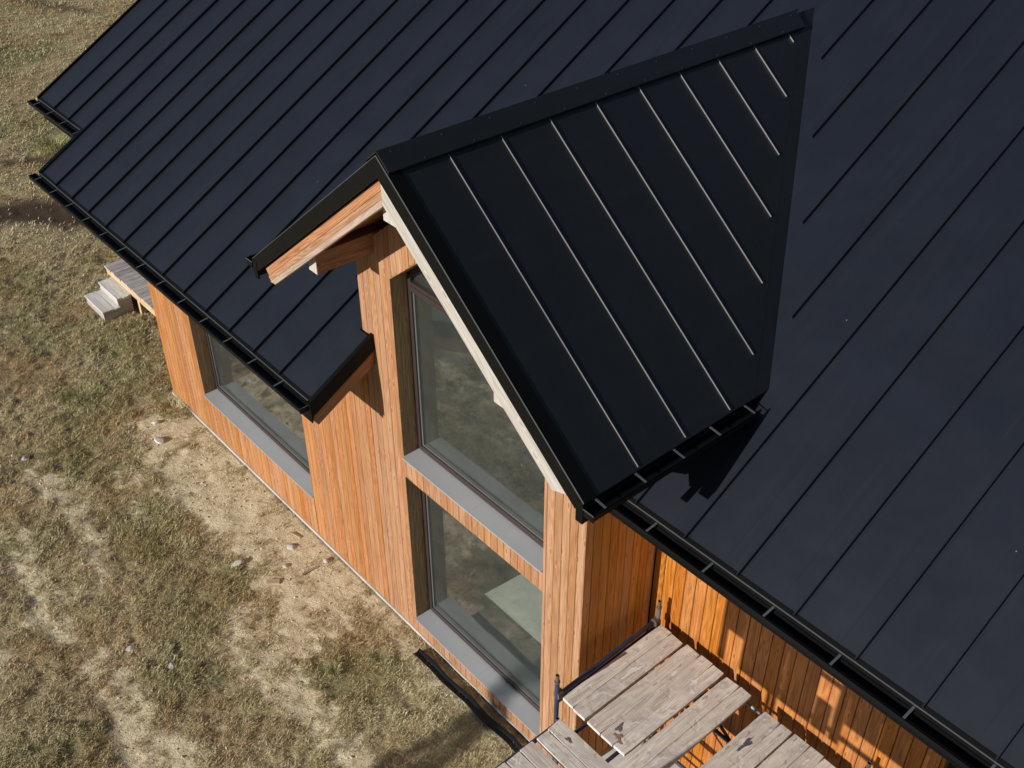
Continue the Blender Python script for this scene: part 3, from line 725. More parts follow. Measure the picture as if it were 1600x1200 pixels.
# top side rail with clamps along the left edge of the deck
mb = MB(); mb.tube((.222, -.43, H + .012), (.20, .77, H + .012), .021, 14); mb.build('guard_rail', M_TUBE, T1)
for y in (-.455, .775):
    mb = MB(); mb.tube((.215, y - .03, H + .03), (.215, y + .03, H + .03), .036, 12); mb.tube((.18, y, H + .0), (.25, y, H + .0), .032, 12); mb.build('clamp', M_RUST, T1)
T2 = frame_tower('scaffold_tower', .36, 2.5, -1.36, -.60, H - .05, 'scaffold tower nearest the camera carrying the planks laid along the house', top_extra=-.0, skip=-.60)
GP = 'weathered plank panels laid on the scaffold'
def deck_y(xs, ya, yb, z, label, seed):
    """planks running in y; xs = list of (x0, x1, dyfar, dynear)"""
    rr = random.Random(seed); c = sum(a[0] + a[1] for a in xs) / 2 / len(xs)
    o = empty('scaffold_deck', (c, (ya + yb) / 2, z - .05), label, 'scaffold deck', GP)
    for (x0, x1, f, n) in xs:
        mb = MB(); plank(mb, (x0, ya + n, z), (x0, yb + f, z), x1 - x0, 0, rr); mb.build('plank', M_PLANKY, o)
    mb = MB()
    for yy in (ya + .22, yb - .22): mb.box(xs[0][0] + .03, xs[-1][1] - .03, yy - .04, yy + .04, z - .075, z - .046, .3)
    mb.build('batten', M_PLANKY, o)
    return o
def deck_x(ys, xa, xb, z, label, seed):
    rr = random.Random(seed); c = sum(a[0] + a[1] for a in ys) / 2 / len(ys)
    o = empty('scaffold_deck', ((xa + xb) / 2, c, z - .05), label, 'scaffold deck', GP)
    for (y0, y1, l) in ys:
        mb = MB(); plank(mb, (xa + l, y0, z), (xb, y0, z), y1 - y0, 1, rr); mb.build('plank', M_PLANKX, o)
    mb = MB()
    for xx in (xa + .25, xb - .3): mb.box(xx - .04, xx + .04, ys[-1][0] + .02, ys[0][1] - .02, z - .075, z - .046, .3)
    mb.build('batten', M_PLANKX, o)
    return o
def plank(mb, p, q, w, mode, rr):
    """board with slightly wavy edges, chipped ends; mode 0 runs in y, 1 in x"""
    p, q = Vector(p), Vector(q); n = 14; th = .034; r = rr.random(); d = (q - p).normalized(); s = Vector((1, 0, 0)) if mode == 0 else Vector((0, 1, 0))
    tw = rr.uniform(-.004, .004); rows = []
    e0, e1 = rr.uniform(-.004, .004), rr.uniform(-.004, .004)
    for i in range(n + 1):
        c = p + (q - p) * i / n; a = rr.uniform(-.0006, .0006); b = rr.uniform(-.0006, .0006); zz = tw * math.sin(i / n * 3.1)
        ch = .008 if i in (0, n) else 0
        A = c + s * (a + ch * .6); Bp = c + s * (w + b - ch * .6)
        if i == 0: A = A + d * rr.uniform(0, .012); Bp = Bp + d * rr.uniform(0, .012)
        if i == n: A = A - d * rr.uniform(0, .012); Bp = Bp - d * rr.uniform(0, .012)
        rows.append([A + Vector((0, 0, zz - .002)), A + s * .003 + Vector((0, 0, zz)), Bp - s * .003 + Vector((0, 0, zz)), Bp + Vector((0, 0, zz - .002)), Bp + Vector((0, 0, zz - th)), A + Vector((0, 0, zz - th))])
    vs = [v for row in rows for v in row]; fs = []
    for i in range(n):
        for j in range(6): fs.append((i * 6 + j, i * 6 + (j + 1) % 6, (i + 1) * 6 + (j + 1) % 6, (i + 1) * 6 + j))
    fs.append(tuple(range(6))[::-1]); fs.append(tuple(range(n * 6, n * 6 + 6))); mb.mesh(vs, fs, r)
deck_y([(.257, .392, 0, .0), (.394, .545, -.005, -.01)], -.455, .80, H, 'two plank scaffold panel nearest the side wall of the gable', 21)
deck_y([(.572, .735, 0, 0), (.737, .880, .005, 0), (.882, 1.012, .0, .005)], -.467, .805, H + .004, 'three plank scaffold panel in the middle with a dark grey stain at its near end', 22)
deck_y([(1.042, 1.19, .0, -.02), (1.192, 1.322, .012, -.02)], -.62, .80, H, 'two plank scaffold panel right of the middle panel, beside the open gap', 23)
deck_y([(1.495, 1.66, 0, 0), (1.662, 1.785, 0, .01)], -.60, .768, H, 'scaffold panel with a black paint smear right of the open gap', 24)
deck_y([(1.80, 1.96, 0, 0), (1.962, 2.10, .006, 0), (2.102, 2.26, -.004, 0)], -.60, .772, H - .002, 'scaffold panel at the bottom edge beside the dark wall cladding', 25)
deck_x([(-.76, -.605, .0), (-.895, -.765, .01)], .40, 2.6, H - .006, 'scaffold panel laid lengthwise nearest the corner of the gable', 26)
deck_x([(-1.075, -.93, .0), (-1.23, -1.08, .005), (-1.36, -1.235, .0)], .405, 2.6, H - .004, 'scaffold panel laid lengthwise at the bottom edge, farthest from the wall', 27)

def smear(par, cx, cy, rx, ry, z, seed, mat, name='paint_smear', rot=0.):
    q = random.Random(seed); n = 46; mb = MB(); pts = []
    for i in range(n):
        a = 2 * math.pi * i / n; k = .72 + .28 * math.sin(3 * a + seed) + q.uniform(-.22, .22); x, y = rx * k * math.cos(a), ry * k * math.sin(a)
        pts.append((cx + x * math.cos(rot) - y * math.sin(rot), cy + x * math.sin(rot) + y * math.cos(rot), z))
    mb.prism(pts, (0, 0, .0008)); mb.build(name, mat, par)
M_MARK = metal('dark_paint', (.10, .10, .11), rough=.8, bump=.02, var=.6); M_MARKB = metal('brown_stain', (.22, .15, .105), rough=.9, bump=.02, var=.5); M_MARKW = metal('pale_plaster', (.74, .73, .71), rough=.9, bump=.05, var=.15)
DK3 = {o['label'][:22]: o for o in COL.objects if o.name.startswith('scaffold_deck')}
def dk(k): return [o for n_, o in DK3.items() if o['label'].find(k) >= 0][0]
DKS = [o for o in COL.objects if o.name.startswith('scaffold_deck')]
d1, d2, d3, d4, d5, d6, d7 = DKS
smear(d2, .80, -.30, .030, .055, H + .0065, 3, M_MARK, rot=.3); smear(d2, .85, -.37, .045, .03, H + .0065, 5, M_MARKB, rot=.4); smear(d2, .90, -.40, .03, .022, H + .0065, 8, M_MARKB)
smear(d2, .90, .55, .028, .05, H + .0065, 9, M_MARKW); smear(d2, .96, .44, .02, .03, H + .0065, 19, M_MARKW); smear(d1, .46, .22, .035, .13, H + .0025, 11, M_MARKW, rot=-.12)
smear(d4, 1.60, .38, .028, .12, H + .0025, 13, M_MARK, rot=-.05); smear(d6, .60, -.70, .04, .02, H - .0035, 15, M_MARK); smear(d5, 2.0, .30, .018, .018, H + .0005, 17, M_MARK); smear(d5, 2.18, .42, .02, .02, H + .0005, 18, M_MARK)

# unseen tower, added with boards cut to throw shadow onto the recessed wall
T_SHADE = empty('scaffold_tower', (2.6, -4.5, 0), 'unseen scaffold tower added to cast shadow, with boards tied to its upper rails', 'scaffold')
YC = -4.2; kk = (D - YC) / SD.y; sx_, sz_ = SD.x * kk, SD.z * kk
for (x, y) in ((1.0, YC - .05), (1.0, YC - .75), (4.3, YC - .05), (4.3, YC - .75)):
    mb = MB(); mb.tube((x, y, -.02), (x, y, 4.6), .022, 12); mb.build('upright', M_TUBE, T_SHADE)
for z in (.4, 1.3, 2.3, 3.95, 4.5):
    mb = MB(); mb.tube((1.0, YC - .05, z), (4.3, YC - .05, z), .02, 12); mb.build('rail', M_TUBE, T_SHADE)
    if z > 3: z = z + .28
    mb = MB(); mb.tube((1.0, YC - .75, z), (4.3, YC - .75, z), .02, 12); mb.build('rail', M_TUBE, T_SHADE)
for x in (1.0, 4.3):
    mb = MB(); mb.tube((x, YC - .75, .5), (x, YC - .05, .5), .02, 12); mb.build('rail', M_TUBE, T_SHADE)
shade_pieces = [(.82, .90, 1.98, 2.86), (.90, 1.06, 2.40, 2.86), (1.065, 1.50, 2.02, 2.86), (1.505, 1.82, 2.02, 2.84), (1.83, 1.99, 2.02, 2.40), (2.01, 2.11, 2.02, 2.86), (2.115, 2.41, 2.31, 2.86), (2.415, 2.8, 2.31, 2.86), (2.805, 3.7, 2.31, 2.88)]
for i, (a, b, c, e) in enumerate(shade_pieces):
    mb = MB(); mb.box(a - sx_, b - sx_, YC - .01, YC + .01, c - sz_, e - sz_, i * .1)
    mb.build('board', M_PLY, T_SHADE)

# ------------------------------------------------------------------ ground
rng = np.random.default_rng(11)
def vnoise(x, y, sc, seed):
    r = np.random.default_rng(seed); G = r.random((256, 256))
    u, v = x * sc + 77.3, y * sc + 31.7; i, j = np.floor(u).astype(int), np.floor(v).astype(int); fu, fv = u - i, v - j
    fu = fu * fu * (3 - 2 * fu); fv = fv * fv * (3 - 2 * fv)
    g = lambda a, b: G[a % 256, b % 256]
    return (g(i, j) * (1 - fu) + g(i + 1, j) * fu) * (1 - fv) + (g(i, j + 1) * (1 - fu) + g(i + 1, j + 1) * fu) * fv
def fbm(x, y, sc, seed, o=4, gain=.5):
    s = 0; a = 1; tot = 0
    for k in range(o): s = s + a * vnoise(x, y, sc * 2 ** k, seed + k); tot += a; a *= gain
    return s / tot
def sst(x, a, b): t = np.clip((x - a) / (b - a), 0, 1); return t * t * (3 - 2 * t)
def seg(x, y, pts, w):
    """1 near a polyline, falling to 0 at distance w"""
    d = np.full(x.shape, 1e9)
    for (xa, ya), (xb, yb) in zip(pts[:-1], pts[1:]):
        dx, dy = xb - xa, yb - ya; t = np.clip(((x - xa) * dx + (y - ya) * dy) / (dx * dx + dy * dy), 0, 1)
        d = np.minimum(d, np.hypot(x - xa - t * dx, y - ya - t * dy))
    return 1 - sst(d, w * .3, w)
def masks(x, y):
    wx = x + .25 * (fbm(x, y, 2.2, 50) - .5); wy = y + .25 * (fbm(x, y, 2.2, 60) - .5)
    wx2 = x + .55 * (fbm(x, y, 1.3, 52) - .5); wy2 = y + .5 * (fbm(x, y, 1.6, 62) - .5)
    sand = .95 * seg(wx2, wy2, [(-8.0, -.52), (-6.8, -.6), (-5.4, -.5), (-4.0, -.45)], .85)
    sand = np.maximum(sand, .8 * seg(wx2, wy2, [(-4.6, -.7), (-3.6, -.8)], .6))
    sand = np.maximum(sand, .8 * seg(wx, wy, [(-8.5, -.12), (-3.0, -.10)], .32))
    sand = np.maximum(sand, .72 * seg(wx2, wy2, [(-4.35, -1.42), (-3.5, -1.48)], .34))
    sand = np.maximum(sand, .62 * seg(wx2, wy2, [(-3.3, -1.55), (-1.6, -1.5)], .42))
    sand = np.maximum(sand, .65 * seg(wx, wy, [(-3.0, -.3), (-.5, -.14)], .22))
    tr = np.maximum.reduce([.72 * seg(wx2, wy2, [(-7.6, -3.0), (-5.4, -3.08)], .34), .7 * seg(wx2, wy2, [(-8.3, -2.12), (-5.9, -2.28)], .27),
                            .82 * seg(wx2, wy2, [(-4.6, -2.9), (-3.85, -2.97), (-1.9, -3.1)], .42),
                            .5 * seg(wx2, wy2, [(-7.6, -1.42), (-6.3, -1.55)], .22), .55 * seg(wx2, wy2, [(-9.5, -3.7), (-5.5, -3.9)], .5)])
    dirt = np.maximum(sand, tr)
    n = fbm(x, y, 4.5, 70, 5, .6); n2 = fbm(x, y, 1.1, 80, 4)
    nh = fbm(x, y, 16., 75, 4, .65)
    dirt = sst(dirt * 1.0 + (n - .5) * 1.6 * sst(dirt, .0, .3) + (nh - .5) * 1.3 * sst(dirt, .0, .3), .05, 1.15)
    dirt = np.clip(dirt + .5 * sst(n2 * .6 + n * .4, .52, .68) * sst(x, -14, -8) * .6, 0, 1)
    dark = np.maximum.reduce([1. * seg(wx, wy, [(-16.6, -.6), (-16.1, .6), (-15.2, 1.2)], .8), .8 * seg(wx, wy, [(-18.5, 1.2), (-17.7, 2.4)], .3), .7 * seg(wx, wy, [(-29.5, 5.5), (-27., 6.6)], .4),
                              .6 * seg(wx, wy, [(-7.0, -1.95), (-6.0, -2.03)], .10), .6 * seg(wx, wy, [(-4.1, -3.2), (-3.3, -3.3)], .12), .6 * seg(wx, wy, [(-8.9, -1.6), (-8.2, -1.7)], .12)])
    green = np.clip(sst(fbm(x, y, .9, 90, 4), .50, .66) * .8 + np.maximum.reduce([seg(wx, wy, [(-6.6, -1.6), (-5.9, -1.7)], .45), seg(wx, wy, [(-9.7, -1.1), (-9.3, -1.05)], .42), .9 * seg(wx, wy, [(-11.2, .0), (-9.6, -.25)], .6), .8 * seg(wx, wy, [(-19.3, 2.4), (-18, 2.2)], .9), .6 * seg(wx, wy, [(-4.2, -2.2), (-3.0, -2.1)], .35)]), 0, 1)
    return dirt, dark, green
def zground(x, y, dirt):
    z = .05 * (fbm(x, y, .7, 100) - .5) + .045 * (fbm(x, y, 3.2, 110, 5, .55) - .5)
    z += .022 * (fbm(x, y, 14., 120, 3) - .5) * (1.2 - .5 * dirt) + .045 * (fbm(x, y, 7., 200, 3) - .5) * (1 - .75 * dirt)
    rut = np.maximum.reduce([seg(x, y, [(-9, -3.12), (-4.4, -3.25)], .13), seg(x, y, [(-8.3, -1.98), (-5.6, -2.08)], .10), seg(x, y, [(-4.6, -3.2), (-1.9, -3.33)], .14)])
    z -= .012 * rut * (.3 + vnoise(x, y, 2.3, 140))
    near = np.clip(np.maximum(np.maximum(XL - x, x - 12.4), -y) / .5, 0, 1)       # level under and against the house
    return z * (.15 + .85 * near) - .018 - .10 * (near <= 0)
def grid_axis(segs):
    out = [segs[0][0]]
    for a, b, st in segs:
        n = max(1, int(round((b - a) / st))); out += [a + (b - a) * (i + 1) / n for i in range(n)]
    return np.array(out)
gx = grid_axis([(-400, -60, 34), (-60, -32, 2), (-32, -14, .11), (-14, -1.6, .035), (-1.6, 1.5, .05), (1.5, 8, .4), (8, 60, 6), (60, 400, 40)])
gy = grid_axis([(-400, -60, 34), (-60, -6, 3), (-6, -3.6, .08), (-3.6, .05, .035), (.05, 2, .08), (2, 12, .2), (12, 60, 4), (60, 400, 40)])
X, Y = np.meshgrid(gx, gy); dirt, dark, green = masks(X, Y); Zg = zground(X, Y, dirt)
nx, ny = len(gx), len(gy)
me = bpy.data.meshes.new('ground'); co = np.stack([X.ravel(), Y.ravel(), Zg.ravel()], 1).astype(np.float32)
idx = np.arange(nx * ny).reshape(ny, nx); q = np.stack([idx[:-1, :-1], idx[:-1, 1:], idx[1:, 1:], idx[1:, :-1]], -1).reshape(-1, 4).astype(np.int32)
me.vertices.add(len(co)); me.vertices.foreach_set('co', co.ravel()); me.loops.add(q.size); me.loops.foreach_set('vertex_index', q.ravel())
me.polygons.add(len(q)); me.polygons.foreach_set('loop_start', np.arange(0, q.size, 4, dtype=np.int32)); me.polygons.foreach_set('loop_total', np.full(len(q), 4, np.int32))
me.polygons.foreach_set('use_smooth', np.ones(len(q), bool)); me.update()
for nm, arr in (('dirt', dirt), ('dark', dark), ('green', green)):
    a = me.attributes.new(nm, 'FLOAT', 'POINT'); a.data.foreach_set('value', arr.ravel().astype(np.float32))
def ground_mat():
    m, t, b, o = mat_new('ground_soil'); tc = N(t, 'ShaderNodeTexCoord'); v = tc.outputs['Object']
    A = lambda n: N(t, 'ShaderNodeAttribute', attribute_name=n).outputs['Fac']
    n1 = noise(t, v, 3, 6, .65); n2 = noise(t, v, 24, 6, .7, .4); n3 = noise(t, v, 90, 4, .7)
    thatch = ramp(t, mth(t, 'ADD', mth(t, 'MULTIPLY', n2, .6), mth(t, 'MULTIPLY', n3, .4)), [(.34, (.17, .13, .068)), (.5, (.37, .305, .175)), (.66, (.56, .485, .30))]).outputs[0]
    sand = ramp(t, mth(t, 'ADD', mth(t, 'MULTIPLY', n2, .5), mth(t, 'MULTIPLY', n1, .5)), [(.3, (.46, .385, .245)), (.5, (.66, .575, .395)), (.7, (.76, .685, .495))]).outputs[0]
    c = mixc(t, A('green'), thatch, mixc(t, .6, thatch, (.10, .12, .045)))
    c = mixc(t, mth(t, 'MULTIPLY', ramp(t, noise(t, v, .8, 4, .6), [(.48, (0, 0, 0)), (.62, (1, 1, 1))]).outputs[0], .4), c, (.34, .22, .12))
    df = ramp(t, mth(t, 'ADD', A('dirt'), mth(t, 'MULTIPLY_ADD', n2, .8, -.4)), [(.18, (0, 0, 0)), (.72, (1, 1, 1))]).outputs[0]
    c = mixc(t, df, c, sand); c = mixc(t, mth(t, 'MULTIPLY', A('dark'), 1.), c, (.075, .052, .036))
    # small clods and grit
    vo = N(t, 'ShaderNodeTexVoronoi', feature='F1'); vo.inputs['Scale'].default_value = 26; t.links.new(v, vo.inputs['Vector'])
    sv = N(t, 'ShaderNodeSeparateColor'); t.links.new(vo.outputs['Color'], sv.inputs[0])
    clod = mth(t, 'MULTIPLY', ramp(t, vo.outputs['Distance'], [(.12, (1, 1, 1)), (.3, (0, 0, 0))]).outputs[0], mth(t, 'GREATER_THAN', sv.outputs[0], .8))
    c = mixc(t, mth(t, 'MULTIPLY', clod, .45), c, (.13, .10, .065))
    t.links.new(c, b.inputs['Base Color']); b.inputs['Roughness'].default_value = .95; b.inputs['Specular IOR Level'].default_value = .1
    bu = N(t, 'ShaderNodeBump'); bu.inputs['Strength'].default_value = .9; bu.inputs['Distance'].default_value = .02
    t.links.new(mth(t, 'ADD', mth(t, 'ADD', n2, mth(t, 'MULTIPLY', n3, .4)), mth(t, 'MULTIPLY', clod, .3)), bu.inputs['Height']); t.links.new(bu.outputs[0], b.inputs['Normal'])
    return m
me.materials.append(ground_mat()); g = bpy.data.objects.new('ground', me); COL.objects.link(g); tag(g, kind='structure')

# grass blades: one object, sampled where the camera could see ground
def grass_mat():
    m, t, b, o = mat_new('dry_grass'); r = N(t, 'ShaderNodeAttribute', attribute_name='rnd').outputs['Fac']; gr = N(t, 'ShaderNodeAttribute', attribute_name='green').outputs['Fac']
    dry = ramp(t, r, [(0, (.30, .21, .11)), (.3, (.53, .43, .25)), (.6, (.68, .59, .37)), (.85, (.78, .71, .50)), (1, (.86, .81, .64))]).outputs[0]
    gg = ramp(t, r, [(0, (.12, .15, .04)), (.5, (.25, .28, .09)), (1, (.42, .43, .19))]).outputs[0]
    tc = N(t, 'ShaderNodeTexCoord'); bn = ramp(t, noise(t, tc.outputs['Object'], .8, 5, .65), [(.44, (0, 0, 0)), (.6, (1, 1, 1))]).outputs[0]
    dry = mixc(t, mth(t, 'MULTIPLY', bn, .75), dry, mixc(t, r, (.26, .15, .07), (.66, .44, .24)))
    on = ramp(t, noise(t, tc.outputs['Object'], 1.4, 4, .6), [(.42, (0, 0, 0)), (.66, (1, 1, 1))]).outputs[0]
    dry = mixc(t, mth(t, 'MULTIPLY', on, .45), dry, mixc(t, r, (.22, .19, .075), (.60, .56, .30)))
    t.links.new(mixc(t, gr, dry, gg), b.inputs['Base Color']); b.inputs['Roughness'].default_value = .8; b.inputs['Specular IOR Level'].default_value = .2
    return m
def sample(n, x0, x1, y0, y1):
    return rng.uniform(x0, x1, n), rng.uniform(y0, y1, n)
P_ = []
for n, bx, wd, ln in ((560000, (-14, 1.3, -5.2, -.03), .0023, .038), (100000, (-14, -8.7, -.05, 3.0), .0028, .042), (230000, (-32, -14, -2.5, 11), .005, .055)):
    x, y = sample(n, *bx); P_.append((x, y, np.full(n, wd), np.full(n, ln)))
x = np.concatenate([p[0] for p in P_]); y = np.concatenate([p[1] for p in P_]); wd = np.concatenate([p[2] for p in P_]); ln = np.concatenate([p[3] for p in P_])
d_, k_, g_ = masks(x, y); clump = sst(fbm(x, y, 7., 200, 3), .22, .78); cl2 = fbm(x, y, 1.7, 210, 3)
keep = (rng.random(len(x)) < np.clip(1.2 - 1.25 * d_ + .5 * (clump - .5) - 1.2 * k_, .04, 1) * (.12 + 1.35 * clump)) & ~((x > XL) & (y > -.02))
# keep only what lies in (or just outside) the camera's view
Ra = np.array(Rm); pc = (np.stack([x, y, np.zeros_like(x)], 1) - np.array(CP)) @ Ra.T; uu = 1685 * pc[:, 0] / pc[:, 2] + 800; vv = 1685 * pc[:, 1] / pc[:, 2] + 600
keep &= (uu > -250) & (uu < 1100) & (vv > -250) & (vv < 1450)
x, y, wd, ln, d_, g_, clump, cl2 = [a[keep] for a in (x, y, wd, ln, d_, g_, clump, cl2)]; n = len(x); print('blades', n)
z = zground(x, y, d_) - .004
th = rng.uniform(0, 2 * np.pi, n); lean = rng.uniform(.6, 1.4, n); L = ln * rng.uniform(.5, 1.5, n) * (.65 + .5 * g_ * clump + .45 * clump + .3 * (1 - d_))
ux, uy = np.cos(th), np.sin(th); px, py = -uy, ux
tw_ = rng.uniform(-1, 1, n); hx, hy = ux * np.cos(tw_) + px * np.sin(tw_), uy * np.cos(tw_) + py * np.sin(tw_)
b0 = np.stack([x - px * wd, y - py * wd, z], 1); b1 = np.stack([x + px * wd, y + py * wd, z], 1)
m0 = np.stack([x + ux * L * .5 * np.sin(lean) - px * wd * .7, y + uy * L * .5 * np.sin(lean) - py * wd * .7, z + L * .5 * np.cos(lean * .6)], 1); m1 = m0 + np.stack([px * wd * 1.4, py * wd * 1.4, wd * .3], 1)
tp = np.stack([x + hx * L * np.sin(lean), y + hy * L * np.sin(lean), z + L * np.cos(lean) + .003], 1)
co = np.stack([b0, b1, m1, m0, tp], 1).reshape(-1, 3).astype(np.float32)
base = (np.arange(n) * 5)[:, None]; lp = np.concatenate([base + np.array([[0, 1, 2, 3]]), base + np.array([[3, 2, 4]])], 1).astype(np.int32)
me = bpy.data.meshes.new('grass'); me.vertices.add(len(co)); me.vertices.foreach_set('co', co.ravel()); me.loops.add(lp.size); me.loops.foreach_set('vertex_index', lp.ravel())
ls = np.stack([np.arange(n) * 7, np.arange(n) * 7 + 4], 1).ravel().astype(np.int32); lt = np.tile(np.array([4, 3], np.int32), n)
me.polygons.add(2 * n); me.polygons.foreach_set('loop_start', ls); me.polygons.foreach_set('loop_total', lt); me.update()
rv = np.clip(rng.normal(.44, .27, n) + .5 * (cl2 - .5), 0, 1); gv = np.clip((rng.random(n) < (.07 + .48 * g_)).astype(float) * rng.uniform(.3, 1, n), 0, 1)
for nm, arr in (('rnd', np.repeat(rv, 5)), ('green', np.repeat(gv, 5))):
    a = me.attributes.new(nm, 'FLOAT', 'POINT'); a.data.foreach_set('value', arr.astype(np.float32))
M_GRASS = grass_mat(); me.materials.append(M_GRASS); o = bpy.data.objects.new('grass', me); COL.objects.link(o); tag(o, 'short dry winter grass over sandy soil', 'grass', kind='stuff')

# ------------------------------------------------------------------ stones, offcuts, membrane, tussocks
def gz(x, y):
    a, b = np.array([x]), np.array([y]); return float(zground(a, b, masks(a, b)[0])[0])
ST_K = 1.25
M_STONE = metal('pale_stone', (.55, .54, .51), rough=.95, bump=.5, var=.25)
def stone(x, y, sx, sy, sz, rot, label, seed):
    bm = bmesh.new(); bmesh.ops.create_icosphere(bm, subdivisions=3, radius=1); r = random.Random(seed); ks = [(Vector((r.uniform(-1, 1), r.uniform(-1, 1), r.uniform(-1, 1))).normalized(), r.uniform(.55, .85)) for _ in range(9)]
    for v in bm.verts:
        for kd, lim in ks:
            dd = v.co.dot(kd)
            if dd > lim: v.co -= kd * (dd - lim) * .9
        v.co += v.normal * r.uniform(-.03, .03)
        v.co = Vector((v.co.x * sx * ST_K, v.co.y * sy * ST_K * 1.1, v.co.z * sz * .9))
    me = bpy.data.meshes.new('stone'); bm.to_mesh(me); bm.free(); me.materials.append(M_STONE)
    o = bpy.data.objects.new('stone', me); COL.objects.link(o); o.location = (x, y, gz(x, y) + sz * .35); o.rotation_euler = (0, 0, rot); tag(o, label, 'stone', 'pale stones lying in the grass')
for i, a in enumerate([(-7.80, -.66, .075, .05, .05, .3, 'pale stone at the upper left end of the bare sandy patch, larger of the pair'),
          (-8.22, -.53, .055, .03, .035, 1.0, 'small pale stone just above the larger one at the end of the sandy patch'),
          (-4.935, -1.03, .085, .045, .045, 1.9, 'largest whitish stone, below the sandy patch among brown grass'),
          (-4.75, -.37, .06, .035, .03, .5, 'flat pale stone lying on the sand close to the house wall'),
          (-4.52, -.60, .04, .03, .025, .9, 'small rounded stone between the wooden offcut and the wall'),
          (-4.25, -.18, .035, .025, .03, .2, 'small grey stone touching the foot of the timber wall'),
          (-8.68, -2.24, .06, .045, .03, 0., 'pale stone at the left edge of the picture, right one of a cluster'),
          (-8.86, -2.36, .03, .03, .025, .4, 'little pale stone left of the cluster at the picture edge'),
          (-5.75, -1.98, .022, .02, .02, .4, 'tiny white pebble beside the middle wheel track'),
          (-4.55, -2.62, .05, .035, .02, 1.2, 'buff coloured stone in the brown grass above the lower bare track'),
          (-4.02, -2.38, .04, .03, .03, .2, 'small white stone below the buff one in brown grass')]): stone(*a, seed=i)
def offcut(x, y, l, w_, h, rot, label, seed):
    mb = MB(); mb.box(-l / 2, l / 2, -w_ / 2, w_ / 2, 0, h, seed * .17)
    me_o = mb.build('wood_offcut', M_OFFCUT, None, bevel=.002); me_o.location = (x, y, gz(x, y) + .004); me_o.rotation_euler = (.04, .03, rot); tag(me_o, label, 'offcut', 'wood offcuts on the ground')
for i, a in enumerate([(-4.38, -.86, .16, .075, .03, .95, 'square brown timber offcut on the sandy soil below the white stones'),
          (-4.62, -.27, .22, .02, .015, 1.2, 'thin sliver of wood leaning beside the flat stone near the wall'),
          (-4.9, -.22, .17, .025, .015, .3, 'short grey sliver lying against the foot of the wall'),
          (-4.25, -.42, .22, .03, .02, 1.5, 'splintered brown stick pointing away from the wall'),
          (-2.9, -.62, .13, .02, .012, 1.3, 'small pale stick in the grass left of the black membrane')]): offcut(*a, seed=i)
# black membrane strip beside the wall foot
mb = MB(); rr = random.Random(8); n = 26; rows = []
for i in range(n + 1):
    f = i / n; xx = -2.36 + 2.6 * f; w0 = .012 * math.sin(i * .9) + .006 * rr.uniform(-1, 1)
    yc = -.20 + .04 * f + w0 * .6
    rows.append([(xx, yc + .055, .030 + w0 * .5), (xx, yc + .051, .036 + w0 * .5), (xx, yc + .015, .004), (xx, yc - .025, .000), (xx, yc - .045, .028 + rr.uniform(-.005, .005)), (xx, yc - .050, .022)])
vs = [v for r_ in rows for v in r_]; fs = [(i * 6 + j, i * 6 + j + 1, (i + 1) * 6 + j + 1, (i + 1) * 6 + j) for i in range(n) for j in range(5)]
mb.mesh([(a, b, c + .012) for a, b, c in vs], fs, 0, True)
o = mb.build('drainage_membrane', M_MEMB, None, base=(-1.1, -.2, 0), fix=False); so = o.modifiers.new('s', 'SOLIDIFY'); so.thickness = .004; tag(o, 'black plastic drainage strip lying along the foot of the gable wall', 'drainage strip')
